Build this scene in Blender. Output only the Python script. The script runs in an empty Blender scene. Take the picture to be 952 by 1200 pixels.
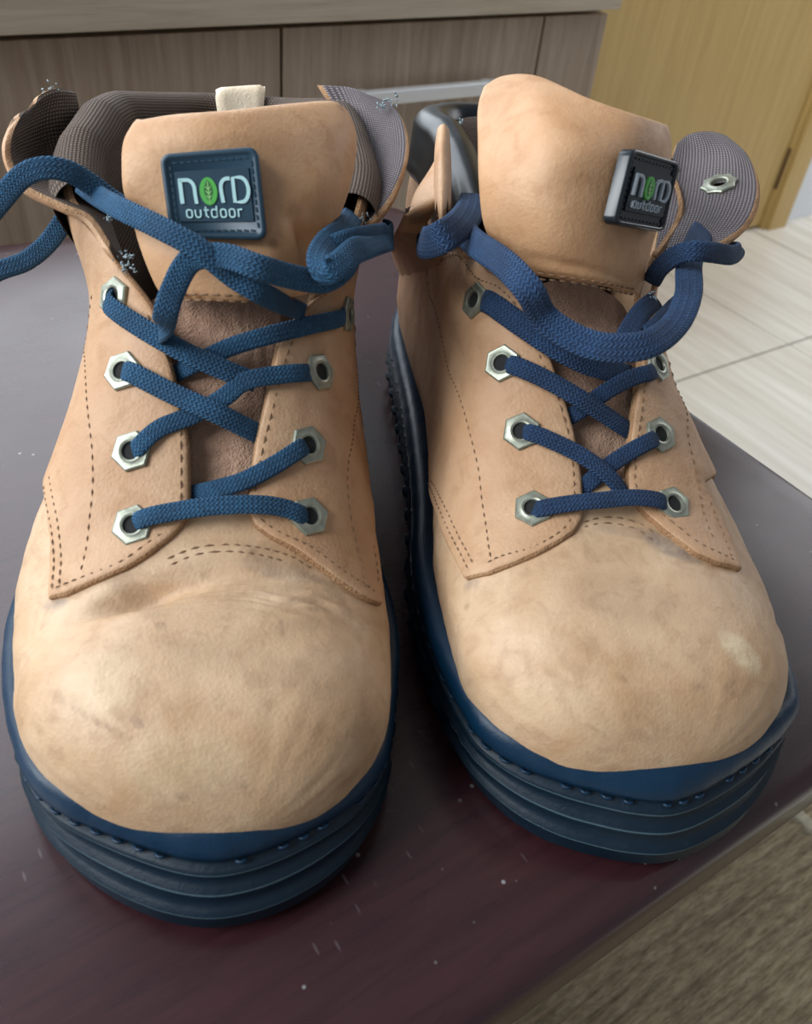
import bpy, bmesh, math, random
import numpy as np
from math import sin, cos, pi, radians, atan2, sqrt
from mathutils import Vector, Matrix, noise
from mathutils.bvhtree import BVHTree
from mathutils.geometry import delaunay_2d_cdt, barycentric_transform
random.seed(4); rng = np.random.RandomState(4)
SC = bpy.context.scene
COL = SC.collection
# ------------------------------------------------------------------ camera
# Lengths below are centimetres in a frame (V) whose origin is on the table top under the lens,
# Y pointing the way the lens looks.  World: metres, axes along the room, floor at z = 0.
TABLE_H = 42.0
FPX, PITCH, ROLL, YAW, CAM_H = 1000.0, radians(41.1), radians(6.91), radians(37.3), 25.0
_f = np.array([0, cos(PITCH), -sin(PITCH)]); _r = np.array([1.0, 0, 0]); _u = np.cross(_r, _f)
C_R = cos(ROLL)*_r + sin(ROLL)*_u; C_U = -sin(ROLL)*_r + cos(ROLL)*_u; C_F = _f
RZ = np.array([[cos(YAW), sin(YAW), 0], [-sin(YAW), cos(YAW), 0], [0, 0, 1.0]])
def v2w(p):                                   # V (cm) -> world (m)
    p = np.atleast_2d(np.asarray(p, float)); q = p @ RZ.T
    q[:, 2] += TABLE_H
    return q*0.01
cam = bpy.data.cameras.new('camera'); camo = bpy.data.objects.new('camera', cam); COL.objects.link(camo)
cam.sensor_fit = 'VERTICAL'; cam.sensor_height = 24.0; cam.lens = 24.0*FPX/1200.0
cam.clip_start = 0.01; cam.clip_end = 50
m = Matrix.Identity(4)
R_ = RZ @ np.array([C_R, C_U, -C_F]).T
for i in range(3):
    for j in range(3): m[i][j] = R_[i, j]
loc = v2w([0, 0, CAM_H])[0]
for i in range(3): m[i][3] = loc[i]
camo.matrix_world = m
SC.camera = camo
cam.dof.use_dof = True; cam.dof.focus_distance = 0.32; cam.dof.aperture_fstop = 11.0
# ------------------------------------------------------------------ world, lights, exposure
SC.view_settings.view_transform = 'Standard'; SC.view_settings.look = 'None'
SC.view_settings.gamma = 1.0; SC.view_settings.use_curve_mapping = False
SC.view_settings.exposure = -0.18
wd = bpy.data.worlds.new('world'); SC.world = wd; wd.use_nodes = True
wd.node_tree.nodes['Background'].inputs[0].default_value = (0.88, 0.93, 1.0, 1)
wd.node_tree.nodes['Background'].inputs[1].default_value = 0.29
def area(name, posV, aimV, w, h, power, col):
    l = bpy.data.lights.new(name, 'AREA'); l.shape = 'RECTANGLE'; l.size = w; l.size_y = h; l.energy = power; l.color = col
    o = bpy.data.objects.new(name, l); COL.objects.link(o)
    a = Vector(v2w(posV)[0]); b = Vector(v2w(aimV)[0]); o.location = a
    o.rotation_euler = (b-a).to_track_quat('-Z', 'Y').to_euler(); return o
area('window_daylight', (-235, -70, 175), (0, 25, 5), 2.0, 1.9, 205, (0.92, 0.97, 1.0))
area('balcony_daylight', (-72.5, 70.5, 68), (-12, -9, 60), 1.3, 1.1, 19, (0.86, 0.93, 1.0))
area('tile_fill', (159, 171, 80), (95, 125, -42), 1.1, 1.4, 17, (0.97, 0.98, 1.0))  # added fill from the right that brightens the floor tiles
# ------------------------------------------------------------------ pixel <-> space
def ray(x, y): return C_F + C_R*(x-476)/FPX - C_U*(y-600)/FPX
def atz(x, y, z):
    d = ray(x, y); return np.array([0, 0, CAM_H]) + d*((z-CAM_H)/d[2])
BOOT = {'L': ((-3.9, 10.3), radians(10.5)), 'R': ((8.0, 13.7), radians(13.0))}
def b2v(k, p):                                # boot frame (right, back from toe, up) -> V
    p = np.asarray(p, float); (ox, oy), a = BOOT[k]
    o = np.empty_like(p)
    o[..., 0] = ox + p[..., 0]*cos(a) - p[..., 1]*sin(a)
    o[..., 1] = oy + p[..., 0]*sin(a) + p[..., 1]*cos(a)
    o[..., 2] = p[..., 2]
    return o
def v2b(k, p):
    p = np.asarray(p, float); (ox, oy), a = BOOT[k]; dx = p[..., 0]-ox; dy = p[..., 1]-oy
    return np.stack([dx*cos(a)+dy*sin(a), -dx*sin(a)+dy*cos(a), p[..., 2]], -1)
# ------------------------------------------------------------------ materials
class NT:
    def __init__(s, name):
        s.m = bpy.data.materials.new(name); s.m.use_nodes = True; s.t = s.m.node_tree
        s.b = s.t.nodes['Principled BSDF']; s.tc = s.t.nodes.new('ShaderNodeTexCoord')
    def n(s, typ, **kw):
        o = s.t.nodes.new('ShaderNode'+typ)
        for k, v in kw.items():
            if k in o.inputs.keys(): s.put(o.inputs[k], v)
            else: setattr(o, k, v)
        return o
    def put(s, inp, v):
        if isinstance(v, bpy.types.NodeSocket): s.t.links.new(v, inp)
        else: inp.default_value = v
    def mapc(s, scale=(1, 1, 1), rot=(0, 0, 0), src='Object'):
        mp = s.n('Mapping'); s.t.links.new(s.tc.outputs[src], mp.inputs['Vector'])
        mp.inputs['Scale'].default_value = scale; mp.inputs['Rotation'].default_value = rot
        return mp.outputs[0]
    def noise(s, vec, scale, detail=4, rough=0.6, dist=0.0):
        o = s.n('TexNoise'); s.put(o.inputs['Vector'], vec); o.inputs['Scale'].default_value = scale
        o.inputs['Detail'].default_value = detail; o.inputs['Roughness'].default_value = rough; o.inputs['Distortion'].default_value = dist
        return o.outputs['Fac']
    def ramp(s, fac, stops):
        o = s.n('ValToRGB'); s.put(o.inputs[0], fac); e = o.color_ramp.elements
        while len(e) < len(stops): e.new(0.5)
        for i, (p, c) in enumerate(stops):
            e[i].position = p; e[i].color = (c, c, c, 1) if isinstance(c, (int, float)) else (*c, 1)
        return o.outputs[0]
    def mix(s, fac, a, b, mode='MIX'):
        o = s.n('Mix', data_type='RGBA', blend_type=mode); s.put(o.inputs[0], fac)
        s.put(o.inputs[6], a if not isinstance(a, tuple) else (*a, 1)[:4]); s.put(o.inputs[7], b if not isinstance(b, tuple) else (*b, 1)[:4])
        return o.outputs[2]
    def math(s, op, a, b=0.0):
        o = s.n('Math', operation=op); s.put(o.inputs[0], a); s.put(o.inputs[1], b); return o.outputs[0]
    def bump(s, h, strength=0.3, dist=0.001, prev=None):
        o = s.n('Bump'); s.put(o.inputs['Height'], h); o.inputs['Strength'].default_value = strength; o.inputs['Distance'].default_value = dist
        if prev is not None: s.put(o.inputs['Normal'], prev)
        return o.outputs[0]
    def out(s, col=None, rough=None, nrm=None, **kw):
        if col is not None: s.put(s.b.inputs['Base Color'], col if not isinstance(col, tuple) else (*col, 1)[:4])
        if rough is not None: s.put(s.b.inputs['Roughness'], rough)
        if nrm is not None: s.put(s.b.inputs['Normal'], nrm)
        for k, v in kw.items(): s.put(s.b.inputs[k], v)
        return s.m
M = {}
def simple(name, col, rough=0.5, **kw):
    t = NT(name); return t.out(col, rough, None, **kw)
def leather(name, base, dark, pale, bump=0.30, rough=0.58, fibrous=False, wear_light=False):
    t = NT(name); c = t.mapc()
    big = t.noise(c, 28, 5, 0.6, 0.4); fine = t.noise(c, 420, 6, 0.7)
    mid = t.noise(c, 95, 5, 0.65, 0.6)
    col = t.mix(t.ramp(big, [(0.36, 0.0), (0.66, 1.0)]), base, pale)
    col = t.mix(t.ramp(mid, [(0.50, 0.0), (0.80, 0.6)]), col, dark)
    col = t.mix(t.ramp(fine, [(0.56, 0.0), (0.82, 0.35)]), col, dark)
    sp = t.n('TexVoronoi', Scale=52.0); t.put(sp.inputs['Vector'], c)
    spots = t.ramp(sp.outputs['Distance'], [(0.05, 0.55), (0.12, 0.0)])
    gate = t.ramp(t.noise(c, 20, 2), [(0.56, 0.0), (0.66, 1.0)])
    col = t.mix(t.math('MULTIPLY', spots, gate), col, tuple(x*0.5 for x in dark))
    if wear_light:
        for att, cc, amt in (('pale', (0.74, 0.63, 0.42), 0.95), ('stain_shade', (0.115, 0.062, 0.040), 0.85), ('grime', (0.13, 0.13, 0.14), 0.7)):
            a_ = t.n('Attribute', attribute_name=att)
            brk = t.ramp(t.noise(c, 260, 5, 0.7), [(0.25, 0.25), (0.7, 1.0)])
            col = t.mix(t.math('MULTIPLY', t.math('MULTIPLY', a_.outputs['Fac'], brk), amt), col, cc)
    vo = t.n('TexVoronoi', Scale=(900.0 if not fibrous else 1500.0)); t.put(vo.inputs['Vector'], c)
    wr = t.noise(c, 210, 7, 0.75, 0.35)
    nr = t.bump(vo.outputs['Distance'], bump, 0.00035)
    nr = t.bump(wr, bump*0.55, 0.0009, nr)
    nr = t.bump(fine, bump, 0.0006, nr)
    return t.out(col, t.ramp(mid, [(0.3, rough-0.06), (0.7, rough+0.12)]), nr)
M['leather'] = leather('tan_leather', (0.445, 0.252, 0.133), (0.31, 0.155, 0.07), (0.53, 0.335, 0.20))
M['leather_toe'] = leather('worn_tan_leather', (0.455, 0.282, 0.155), (0.26, 0.14, 0.07), (0.575, 0.405, 0.262), bump=0.22, rough=0.5, wear_light=True)
M['tongue'] = leather('tongue_leather', (0.465, 0.250, 0.118), (0.31, 0.145, 0.06), (0.55, 0.335, 0.19), bump=0.22)
M['edge'] = leather('raw_leather_edge', (0.30, 0.155, 0.07), (0.14, 0.065, 0.03), (0.44, 0.26, 0.135), bump=1.0, rough=0.85, fibrous=True)
M['suede'] = leather('brown_suede', (0.34, 0.20, 0.135), (0.19, 0.10, 0.07), (0.46, 0.30, 0.21), bump=1.0, rough=0.92, fibrous=True)
M['tab'] = leather('pale_leather', (0.72, 0.58, 0.40), (0.55, 0.42, 0.28), (0.78, 0.66, 0.5))
def rubber(name, base, worn, rough=0.5):
    t = NT(name); c = t.mapc()
    d = t.noise(c, 260, 6, 0.75); b = t.noise(c, 45, 4)
    col = t.mix(t.ramp(d, [(0.60, 0.0), (0.80, 0.22)]), base, worn)
    geo = t.n('NewGeometry')
    pt = t.ramp(geo.outputs['Pointiness'], [(0.57, 0.0), (0.66, 0.6)])
    col = t.mix(t.math('MULTIPLY', pt, t.ramp(b, [(0.3, 0.3), (0.6, 1.0)])), col, worn)
    nr = t.bump(d, 0.5, 0.0006)
    return t.out(col, t.ramp(b, [(0.3, rough-0.05), (0.7, rough+0.15)]), nr, **{'Specular IOR Level': 0.36})
M['rubber'] = rubber('navy_black_rubber', (0.0015, 0.011, 0.023), (0.03, 0.075, 0.10), 0.44)
M['rand'] = rubber('blue_black_rand', (0.002, 0.021, 0.050), (0.03, 0.085, 0.14), 0.36)
M['worn'] = rubber('scuffed_grey_rubber_edge', (0.05, 0.09, 0.11), (0.22, 0.30, 0.33), 0.6)
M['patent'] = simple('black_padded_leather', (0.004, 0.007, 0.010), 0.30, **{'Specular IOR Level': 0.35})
def mesh_cloth(name, a, b, scale=520):
    t = NT(name); c = t.mapc(src='UV')
    w1 = t.n('TexWave', wave_type='BANDS', bands_direction='X', Scale=scale/200); t.put(w1.inputs['Vector'], c); w1.inputs['Distortion'].default_value = 0.6; w1.inputs['Detail'].default_value = 1
    w2 = t.n('TexWave', wave_type='BANDS', bands_direction='Y', Scale=scale/200); t.put(w2.inputs['Vector'], c); w2.inputs['Distortion'].default_value = 0.6; w2.inputs['Detail'].default_value = 1
    h = t.math('MULTIPLY', w1.outputs['Fac'], w2.outputs['Fac'])
    nz = t.noise(t.mapc(), 60, 4)
    col = t.mix(t.ramp(h, [(0.05, 0.0), (0.6, 1.0)]), a, b)
    col = t.mix(t.ramp(nz, [(0.3, 0.25), (0.7, 0.0)]), col, tuple(x*0.5 for x in a))
    return t.out(col, 0.9, t.bump(h, 0.8, 0.0008))
M['lining'] = mesh_cloth('dark_brown_mesh_textile', (0.050, 0.032, 0.023), (0.215, 0.150, 0.115))
M['lining_grey'] = mesh_cloth('grey_purple_mesh_textile', (0.075, 0.062, 0.068), (0.30, 0.26, 0.27))
def lace_mat(name, a, b, warm=None):
    t = NT(name); c = t.mapc(src='UV')
    sep = t.n('SeparateXYZ'); t.put(sep.inputs[0], c)
    # braided V pattern: |v| shifts the phase along the lace
    vabs = t.math('ABSOLUTE', t.math('SUBTRACT', t.math('FRACT', t.math('MULTIPLY', sep.outputs['Y'], 4.0)), 0.5))
    ph = t.math('ADD', t.math('MULTIPLY', sep.outputs['X'], 9.0), t.math('MULTIPLY', vabs, 1.6))
    tri = t.math('ABSOLUTE', t.math('SUBTRACT', t.math('FRACT', ph), 0.5))
    gro = t.math('MULTIPLY', tri, t.ramp(vabs, [(0.0, 0.4), (0.12, 1.0), (0.42, 1.0), (0.5, 0.3)]))
    nz = t.noise(t.mapc(), 900, 3, 0.7); big = t.noise(t.mapc(), 70, 3)
    col = t.mix(t.ramp(gro, [(0.05, 0.0), (0.42, 1.0)]), a, b)
    col = t.mix(t.ramp(nz, [(0.4, 0.0), (0.8, 0.35)]), col, tuple(min(1, x*1.9+0.01) for x in b))
    col = t.mix(t.ramp(big, [(0.42, 0.45), (0.6, 0.0)]), col, a)
    if warm:
        geo = t.n('NewGeometry')
    nr = t.bump(gro, 1.0, 0.0009); nr = t.bump(nz, 0.5, 0.0005, nr)
    return t.out(col, 0.88, nr)
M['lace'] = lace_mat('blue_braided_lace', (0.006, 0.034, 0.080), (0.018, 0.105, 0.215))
M['lace_shaded'] = lace_mat('shaded_blue_braided_lace', (0.006, 0.020, 0.055), (0.014, 0.058, 0.150))  # same blue lace painted darker, for the shade on the right-hand boot
M['thread'] = simple('brown_thread', (0.20, 0.115, 0.062), 0.8)
M['thread_pale'] = simple('tan_thread', (0.42, 0.28, 0.16), 0.8)
M['fray'] = simple('frayed_blue_grey_thread', (0.28, 0.36, 0.40), 0.9)
def metal(name, col, rough=0.35):
    t = NT(name); c = t.mapc(); d = t.noise(c, 300, 4)
    return t.out(t.mix(t.ramp(d, [(0.4, 0.0), (0.7, 0.6)]), col, tuple(x*0.45 for x in col)), rough, t.bump(d, 0.3, 0.0003), Metallic=0.65)
M['eyelet'] = metal('tarnished_brass', (0.33, 0.345, 0.28), 0.4)
M['hole'] = simple('hole_shade', (0.012, 0.012, 0.012), 0.9)
M['badge'] = simple('blue_black_badge_rubber', (0.010, 0.040, 0.070), 0.45)
M['badge_R'] = simple('black_badge_rubber', (0.008, 0.014, 0.020), 0.30)
M['letter'] = simple('pale_mint_lettering', (0.42, 0.66, 0.68), 0.4)
M['letter_R'] = simple('silver_grey_lettering', (0.36, 0.42, 0.48), 0.35)
M['leaf'] = simple('green_emblem', (0.085, 0.40, 0.075), 0.4)
M['leafdark'] = simple('dark_green_leaf', (0.02, 0.13, 0.03), 0.45)
M['leafpale'] = simple('pale_green_veins', (0.30, 0.60, 0.22), 0.45)
# table wood
def table_mat():
    t = NT('dark_mahogany_lacquer'); c = t.mapc()
    cs = t.mapc((6, 60, 60)); g = t.noise(cs, 4, 6, 0.65, 0.4)
    sp = t.n('TexVoronoi', Scale=130.0); t.put(sp.inputs['Vector'], c)
    dust = t.math('MULTIPLY', t.ramp(sp.outputs['Distance'], [(0.06, 1.0), (0.11, 0.0)]), t.ramp(t.noise(c, 30, 2), [(0.55, 0.0), (0.62, 1.0)]))
    spv = t.n('TexVoronoi', Scale=1.0); t.put(spv.inputs['Vector'], t.mapc((280, 60, 60), (0, 0, 0.5)))
    scr = t.math('MULTIPLY', t.ramp(spv.outputs['Distance'], [(0.07, 1.0), (0.14, 0.0)]), t.ramp(t.noise(c, 17, 2), [(0.55, 0.0), (0.65, 1.0)]))
    col = t.mix(t.ramp(g, [(0.3, 0.0), (0.7, 1.0)]), (0.024, 0.008, 0.011), (0.042, 0.014, 0.016))
    col = t.mix(t.math('MULTIPLY', dust, 0.55), col, (0.42, 0.42, 0.44))
    col = t.mix(t.math('MULTIPLY', scr, 0.30), col, (0.30, 0.28, 0.30))
    sm = t.noise(c, 14, 4)
    rg = t.ramp(sm, [(0.3, 0.20), (0.7, 0.30)])
    return t.out(col, rg, t.bump(t.noise(c, 500, 3), 0.05, 0.0003), **{'IOR': 1.55})
M['table'] = table_mat()
def wood(name, a, b, scale=(3, 60, 3), detail=8, s2=2.2, rough=0.45, fleck=0.3):
    t = NT(name); c = t.mapc(scale); g = t.noise(c, s2, detail, 0.62, 0.8)
    c2 = t.mapc(tuple(x*5 for x in scale)); g2 = t.noise(c2, s2, 4, 0.6)
    col = t.mix(t.ramp(g, [(0.32, 0.0), (0.68, 1.0)]), a, b)
    col = t.mix(t.ramp(g2, [(0.55, 0.0), (0.75, fleck)]), col, tuple(x*0.55 for x in a))
    return t.out(col, rough, t.bump(g2, 0.08, 0.001))
M['cab'] = wood('grey_brown_laminate', (0.29, 0.21, 0.15), (0.43, 0.335, 0.255), (45, 45, 2.2), fleck=0.5)
M['cabtop'] = wood('grey_oak_laminate', (0.45, 0.375, 0.28), (0.58, 0.50, 0.39), (2.2, 45, 45), fleck=0.4)
M['cabin'] = simple('dark_brown_plinth', (0.03, 0.022, 0.018), 0.8)  # near-black brown of the plinth
M['alu'] = simple('satin_aluminium', (0.72, 0.73, 0.74), 0.42, Metallic=0.5)
M['door'] = wood('honey_wood_laminate', (0.44, 0.30, 0.105), (0.53, 0.37, 0.145), (30, 30, 1.6), fleck=0.12, rough=0.4)
M['hinge'] = simple('dark_brown_hinge', (0.12, 0.065, 0.03), 0.5)
M['wall'] = simple('white_paint', (0.74, 0.78, 0.82), 0.8)
def tile_mat():
    t = NT('pale_wood_look_tile'); rnd = t.n('ObjectInfo')
    c = t.mapc((30, 1.6, 1)); g = t.noise(c, 1.6, 6, 0.6, 0.5); g2 = t.noise(t.mapc((90, 3.5, 1)), 1.3, 4, 0.6)
    col = t.mix(t.ramp(g, [(0.34, 0.0), (0.66, 1.0)]), (0.64, 0.59, 0.50), (0.80, 0.77, 0.69))
    col = t.mix(t.ramp(g2, [(0.56, 0.0), (0.72, 0.55)]), col, (0.52, 0.48, 0.41))
    return t.out(col, 0.35)
M['tile'] = tile_mat()
M['grout'] = simple('grey_grout', (0.20, 0.185, 0.165), 0.9)
def rug_mat(name, a, b, dark):
    t = NT(name); c = t.mapc((0.45, 2.2, 1)); n = t.noise(c, 130, 5, 0.75); n2 = t.noise(t.mapc((0.5, 7, 1)), 26, 4)
    col = t.mix(t.ramp(n, [(0.35, 0.0), (0.65, 1.0)]), a, b); col = t.mix(t.ramp(n2, [(0.5, 0.0), (0.7, 0.7)]), col, dark)
    return t.out(col, 0.95, t.bump(n, 1.0, 0.003))
M['rug'] = rug_mat('olive_brown_woven_pile', (0.20, 0.155, 0.09), (0.46, 0.38, 0.25), (0.09, 0.068, 0.04))
M['rugpale'] = rug_mat('pale_beige_pile', (0.46, 0.42, 0.31), (0.60, 0.55, 0.42), (0.36, 0.32, 0.24))
# ------------------------------------------------------------------ object helpers
def empty(name, pV, label, cat, group=None):
    o = bpy.data.objects.new(name, None); COL.objects.link(o); o.location = Vector(v2w(pV)[0]); o.empty_display_size = 0.02
    o['label'] = label; o['category'] = cat
    if group: o['group'] = group
    return o
def origin_of(o):
    p = Vector((0, 0, 0))
    while o is not None: p = p + o.location; o = o.parent
    return np.array(p)
def build(name, verts, faces, mats, parent=None, world=False, fm=None, smooth=True, uv=None, sharp=None):
    """verts in V cm (or world metres) -> one mesh object under parent"""
    w = np.asarray(verts, float) if world else v2w(verts)
    if parent is not None: w = w - origin_of(parent)
    me = bpy.data.meshes.new(name); me.from_pydata([tuple(v) for v in w], [], [tuple(int(i) for i in f) for f in faces])
    for mt in (mats if isinstance(mats, (list, tuple)) else [mats]): me.materials.append(M[mt])
    if fm is not None: me.polygons.foreach_set('material_index', [int(x) for x in fm])
    if smooth: me.polygons.foreach_set('use_smooth', [True]*len(me.polygons))
    if uv is not None:
        ul = me.uv_layers.new(name='UVMap'); li = np.empty(len(me.loops), int); me.loops.foreach_get('vertex_index', li)
        ul.data.foreach_set('uv', np.asarray(uv, float)[li].ravel())
    me.validate(); me.update()
    o = bpy.data.objects.new(name, me); COL.objects.link(o)
    if parent is not None: o.parent = parent
    if sharp is not None:
        bm = bmesh.new(); bm.from_mesh(me)
        for e in bm.edges:
            if len(e.link_faces) == 2 and e.calc_face_angle(0) > sharp: e.smooth = False
        bm.to_mesh(me); bm.free()
    return o
class Buf:
    def __init__(s): s.v = []; s.f = []; s.m = []; s.uv = []; s.n = 0
    def add(s, v, f, mi=0, uv=None):
        v = np.asarray(v, float); s.v.append(v); s.uv.append(np.zeros((len(v), 2)) if uv is None else np.asarray(uv, float))
        s.f += [tuple(i+s.n for i in q) for q in f]; s.m += [mi]*len(f); s.n += len(v)
    def done(s, name, mats, parent=None, **kw):
        return build(name, np.concatenate(s.v), s.f, mats, parent, fm=s.m, uv=np.concatenate(s.uv), **kw)
def gridfaces(n, mm, wrap_i=False, wrap_j=False, flip=False):
    f = []
    for i in range(n if wrap_i else n-1):
        for j in range(mm if wrap_j else mm-1):
            a = i*mm+j; b = i*mm+(j+1) % mm; c = ((i+1) % n)*mm+(j+1) % mm; d = ((i+1) % n)*mm+j
            f.append((a, b, c, d) if not flip else (d, c, b, a))
    return f
def cr(pts, per=8, closed=False):
    P = np.asarray(pts, float); n = len(P); out = []
    for i in range(n if closed else n-1):
        if closed: a, b, c, d = P[(i-1) % n], P[i], P[(i+1) % n], P[(i+2) % n]
        else: a = P[i-1] if i > 0 else 2*P[0]-P[1]; b = P[i]; c = P[i+1]; d = P[i+2] if i+2 < n else 2*P[-1]-P[-2]
        for k in range(per):
            t = k/per
            out.append(0.5*((2*b)+(-a+c)*t+(2*a-5*b+4*c-d)*t*t+(-a+3*b-3*c+d)*t**3))
    if not closed: out.append(P[-1])
    return np.array(out)
def resample(P, step, closed=False):
    P = np.asarray(P, float); Q = np.vstack([P, P[:1]]) if closed else P
    L = np.r_[0, np.cumsum(np.linalg.norm(np.diff(Q, axis=0), axis=1))]
    n = max(2, int(round(L[-1]/step))); t = np.linspace(0, L[-1], n+1)
    if closed: t = t[:-1]
    return np.stack([np.interp(t, L, Q[:, i]) for i in range(Q.shape[1])], 1)
def patch(ctrl, per=6):
    """ctrl [rows][cols][3] -> dense grid through the control points"""
    C = np.asarray(ctrl, float)
    rows = np.stack([cr(C[i], per) for i in range(C.shape[0])])
    return np.stack([cr(rows[:, j], per) for j in range(rows.shape[1])], 1)
def grid_normals(G):
    du = np.gradient(G, axis=0); dv = np.gradient(G, axis=1); n = np.cross(dv, du)
    return n/(np.linalg.norm(n, axis=2, keepdims=True)+1e-9)
def smoothstep(x): x = np.clip(x, 0, 1); return x*x*(3-2*x)
def box(b, lo, hi, mi=0):
    (x0, y0, z0), (x1, y1, z1) = lo, hi
    v = [(x0, y0, z0), (x1, y0, z0), (x1, y1, z0), (x0, y1, z0), (x0, y0, z1), (x1, y0, z1), (x1, y1, z1), (x0, y1, z1)]
    b.add(v, [(0, 3, 2, 1), (4, 5, 6, 7), (0, 1, 5, 4), (1, 2, 6, 5), (2, 3, 7, 6), (3, 0, 4, 7)], mi)
def bevel_mod(o, w, seg=2):
    md = o.modifiers.new('bevel', 'BEVEL'); md.width = w; md.segments = seg; md.limit_method = 'ANGLE'; return o
# ------------------------------------------------------------------ room (room cm: x along the table's long side, table top at z=0)
def rm(v):                                    # room cm -> world m
    v = np.asarray(v, float).copy(); v[:, 2] += TABLE_H; return v*0.01
def rbox(name, lo, hi, mat, parent=None, bev=0.0, seg=2):
    b = Buf(); box(b, lo, hi)
    o = build(name, rm(np.concatenate(b.v)), b.f, mat, parent, world=True, smooth=False)
    if bev: bevel_mod(o, bev*0.01, seg)
    return o
def rempty(name, p, label, cat, group=None):
    o = bpy.data.objects.new(name, None); COL.objects.link(o); o.location = Vector(rm([p])[0])
    o['label'] = label; o['category'] = cat
    if group: o['group'] = group
    return o
def struct(o): o['kind'] = 'structure'; return o
FZ = -TABLE_H
floor = struct(rbox('floor', (-160, -160, FZ-3), (240, 110, FZ-0.25), 'grout'))
tile_me = None
ti = 0
for ix in range(-7, 4):
    for iy in range(-2, 2):
        x0, x1 = 127.2+33.4*(ix-1)+0.18, 127.2+33.4*ix-0.18
        y0, y1 = 67.6+66*(iy-1)+0.18, 67.6+66*iy-0.18
        y1 = min(y1, 108); 
        if ix > 3: continue
        b = Buf(); box(b, (x0, y0, FZ-0.6), (x1, y1, FZ))
        o = build('tile', rm(np.concatenate(b.v)), b.f, 'tile', floor, world=True, smooth=False)
for ix in range(2, 5):                       # rows beyond are reached by the same joints
    pass
struct(rbox('wall_back', (-160, 104, FZ), (88, 112, 210), 'wall'))
struct(rbox('wall_right', (170, 104, FZ), (240, 112, 210), 'wall'))
# door leaf, jamb, hinge
door = struct(rbox('door_1', (89, 103.6, FZ+0.6), (163.2, 107, 168), 'door', bev=0.1))
rbox('hinge', (162.9, 102.9, -33.5), (164.1, 103.5, -25.5), 'hinge', door)
jamb = struct(rbox('trim_1', (164.1, 101.8, FZ), (169.6, 108, 172), 'door', bev=0.15))
struct(rbox('trim_2', (88, 103.2, 168), (170, 108, 174), 'door', bev=0.15))
rbox('rebate', (163.2, 102.6, FZ), (164.1, 107, 168), 'door', door)
# cabinet
CY = 74.0; k = CY/75.0
cab = rempty('cabinet', (40, CY+14, FZ), 'long low grey-brown wood laminate cabinet with handled drawers against the wall', 'cabinet')
rbox('carcass', (-70, CY+1.6, FZ+4), (76.3*k, 103.4, 7.2), 'cab', cab)
rbox('plinth', (-68, CY+5, FZ), (75*k, 101, FZ+4), 'cabin', cab)
rbox('countertop', (-73, CY-1.2, 7.6), (76.3*k+0.3, 103.4, 10.6), 'cabtop', cab, bev=0.1)
g1, g2 = 37.3*k, 67.3*k
for (a, b_) in ((-68, 6.8), (7.1, g1-0.15), (g1+0.15, g2-0.15)):
    for (z0, z1) in ((-15.2, 7.0), (-37.5, -15.7)):
        d = rbox('drawer', (a, CY, z0), (b_, CY+1.5, z1), 'cab', cab, bev=0.06)
        if b_ < 7: continue
        if b_ < g1: continue
        zc = 1.2*k if z1 > 0 else z1-6
        rbox('handle', (43.5*k, CY-2.0, zc-0.65), (62.0*k, CY-0.9, zc+0.65), 'alu', d, bev=0.25, seg=3)
        for hx in (45.0*k, 60.0*k):
            rbox('post', (hx, CY-1.2, zc-0.4), (hx+0.9, CY+0.2, zc+0.4), 'alu', d)
rbox('end_panel', (g2+0.15, CY, -37.5), (76.2*k, CY+1.5, 7.0), 'cab', cab, bev=0.06)
# coffee table
tab = rempty('coffee_table', (-12, 30, FZ), 'dark reddish brown lacquered coffee table the boots stand on', 'table')
def round_top():
    poly = [(-75, 4.4), (36.25, 4.4), (36.25, 53.6), (-75, 64.4)]
    R = 0.8; n = 7; cx = np.mean([p[0] for p in poly]); out = []
    # rounded-edge profile: half round nose, slab 2.4 thick
    prof = [(R-0.0+1.0, 0)] + [(R*(1-sin(a)), -R*(1-cos(a))) for a in np.linspace(0, pi/2, n)] + [(0.0, -2.2)] + [(0.4*(1-cos(a)), -2.2-0.4*sin(a)) for a in np.linspace(0.3, pi/2, 4)]
    P = np.array(poly, float); m_ = len(P); rc = 3.2; corner = []
    for i in range(m_):
        a, b, c = P[i-1], P[i], P[(i+1) % m_]; u = (a-b)/np.linalg.norm(a-b); w = (c-b)/np.linalg.norm(c-b)
        for t in np.linspace(0, 1, 7):
            q = (1-t)**2*(b+u*rc)+2*t*(1-t)*b+t*t*(b+w*rc); corner.append(q)
    Cn = np.array(corner); N = len(Cn); cen = Cn.mean(0)
    tang = np.roll(Cn, -1, 0)-np.roll(Cn, 1, 0); nin = np.stack([-tang[:, 1], tang[:, 0]], 1); nin /= np.linalg.norm(nin, axis=1)[:, None]
    v = []
    for (d, z) in prof: v += [(*(Cn[i]+nin[i]*d*1.0), z) for i in range(N)]
    f = gridfaces(len(prof), N, wrap_j=True, flip=True)
    f.append(tuple(range(N))); f.append(tuple(reversed([(len(prof)-1)*N+i for i in range(N)])))
    return build('tabletop', rm(v), f, 'table', tab, world=True, sharp=radians(50))
round_top()
rbox('pedestal', (-45, 22, FZ+4), (8, 46, -2.2), 'table', tab, bev=0.3)
rbox('base', (-50, 19, FZ+1.4), (12, 49, FZ+4.2), 'table', tab, bev=0.4)
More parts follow.
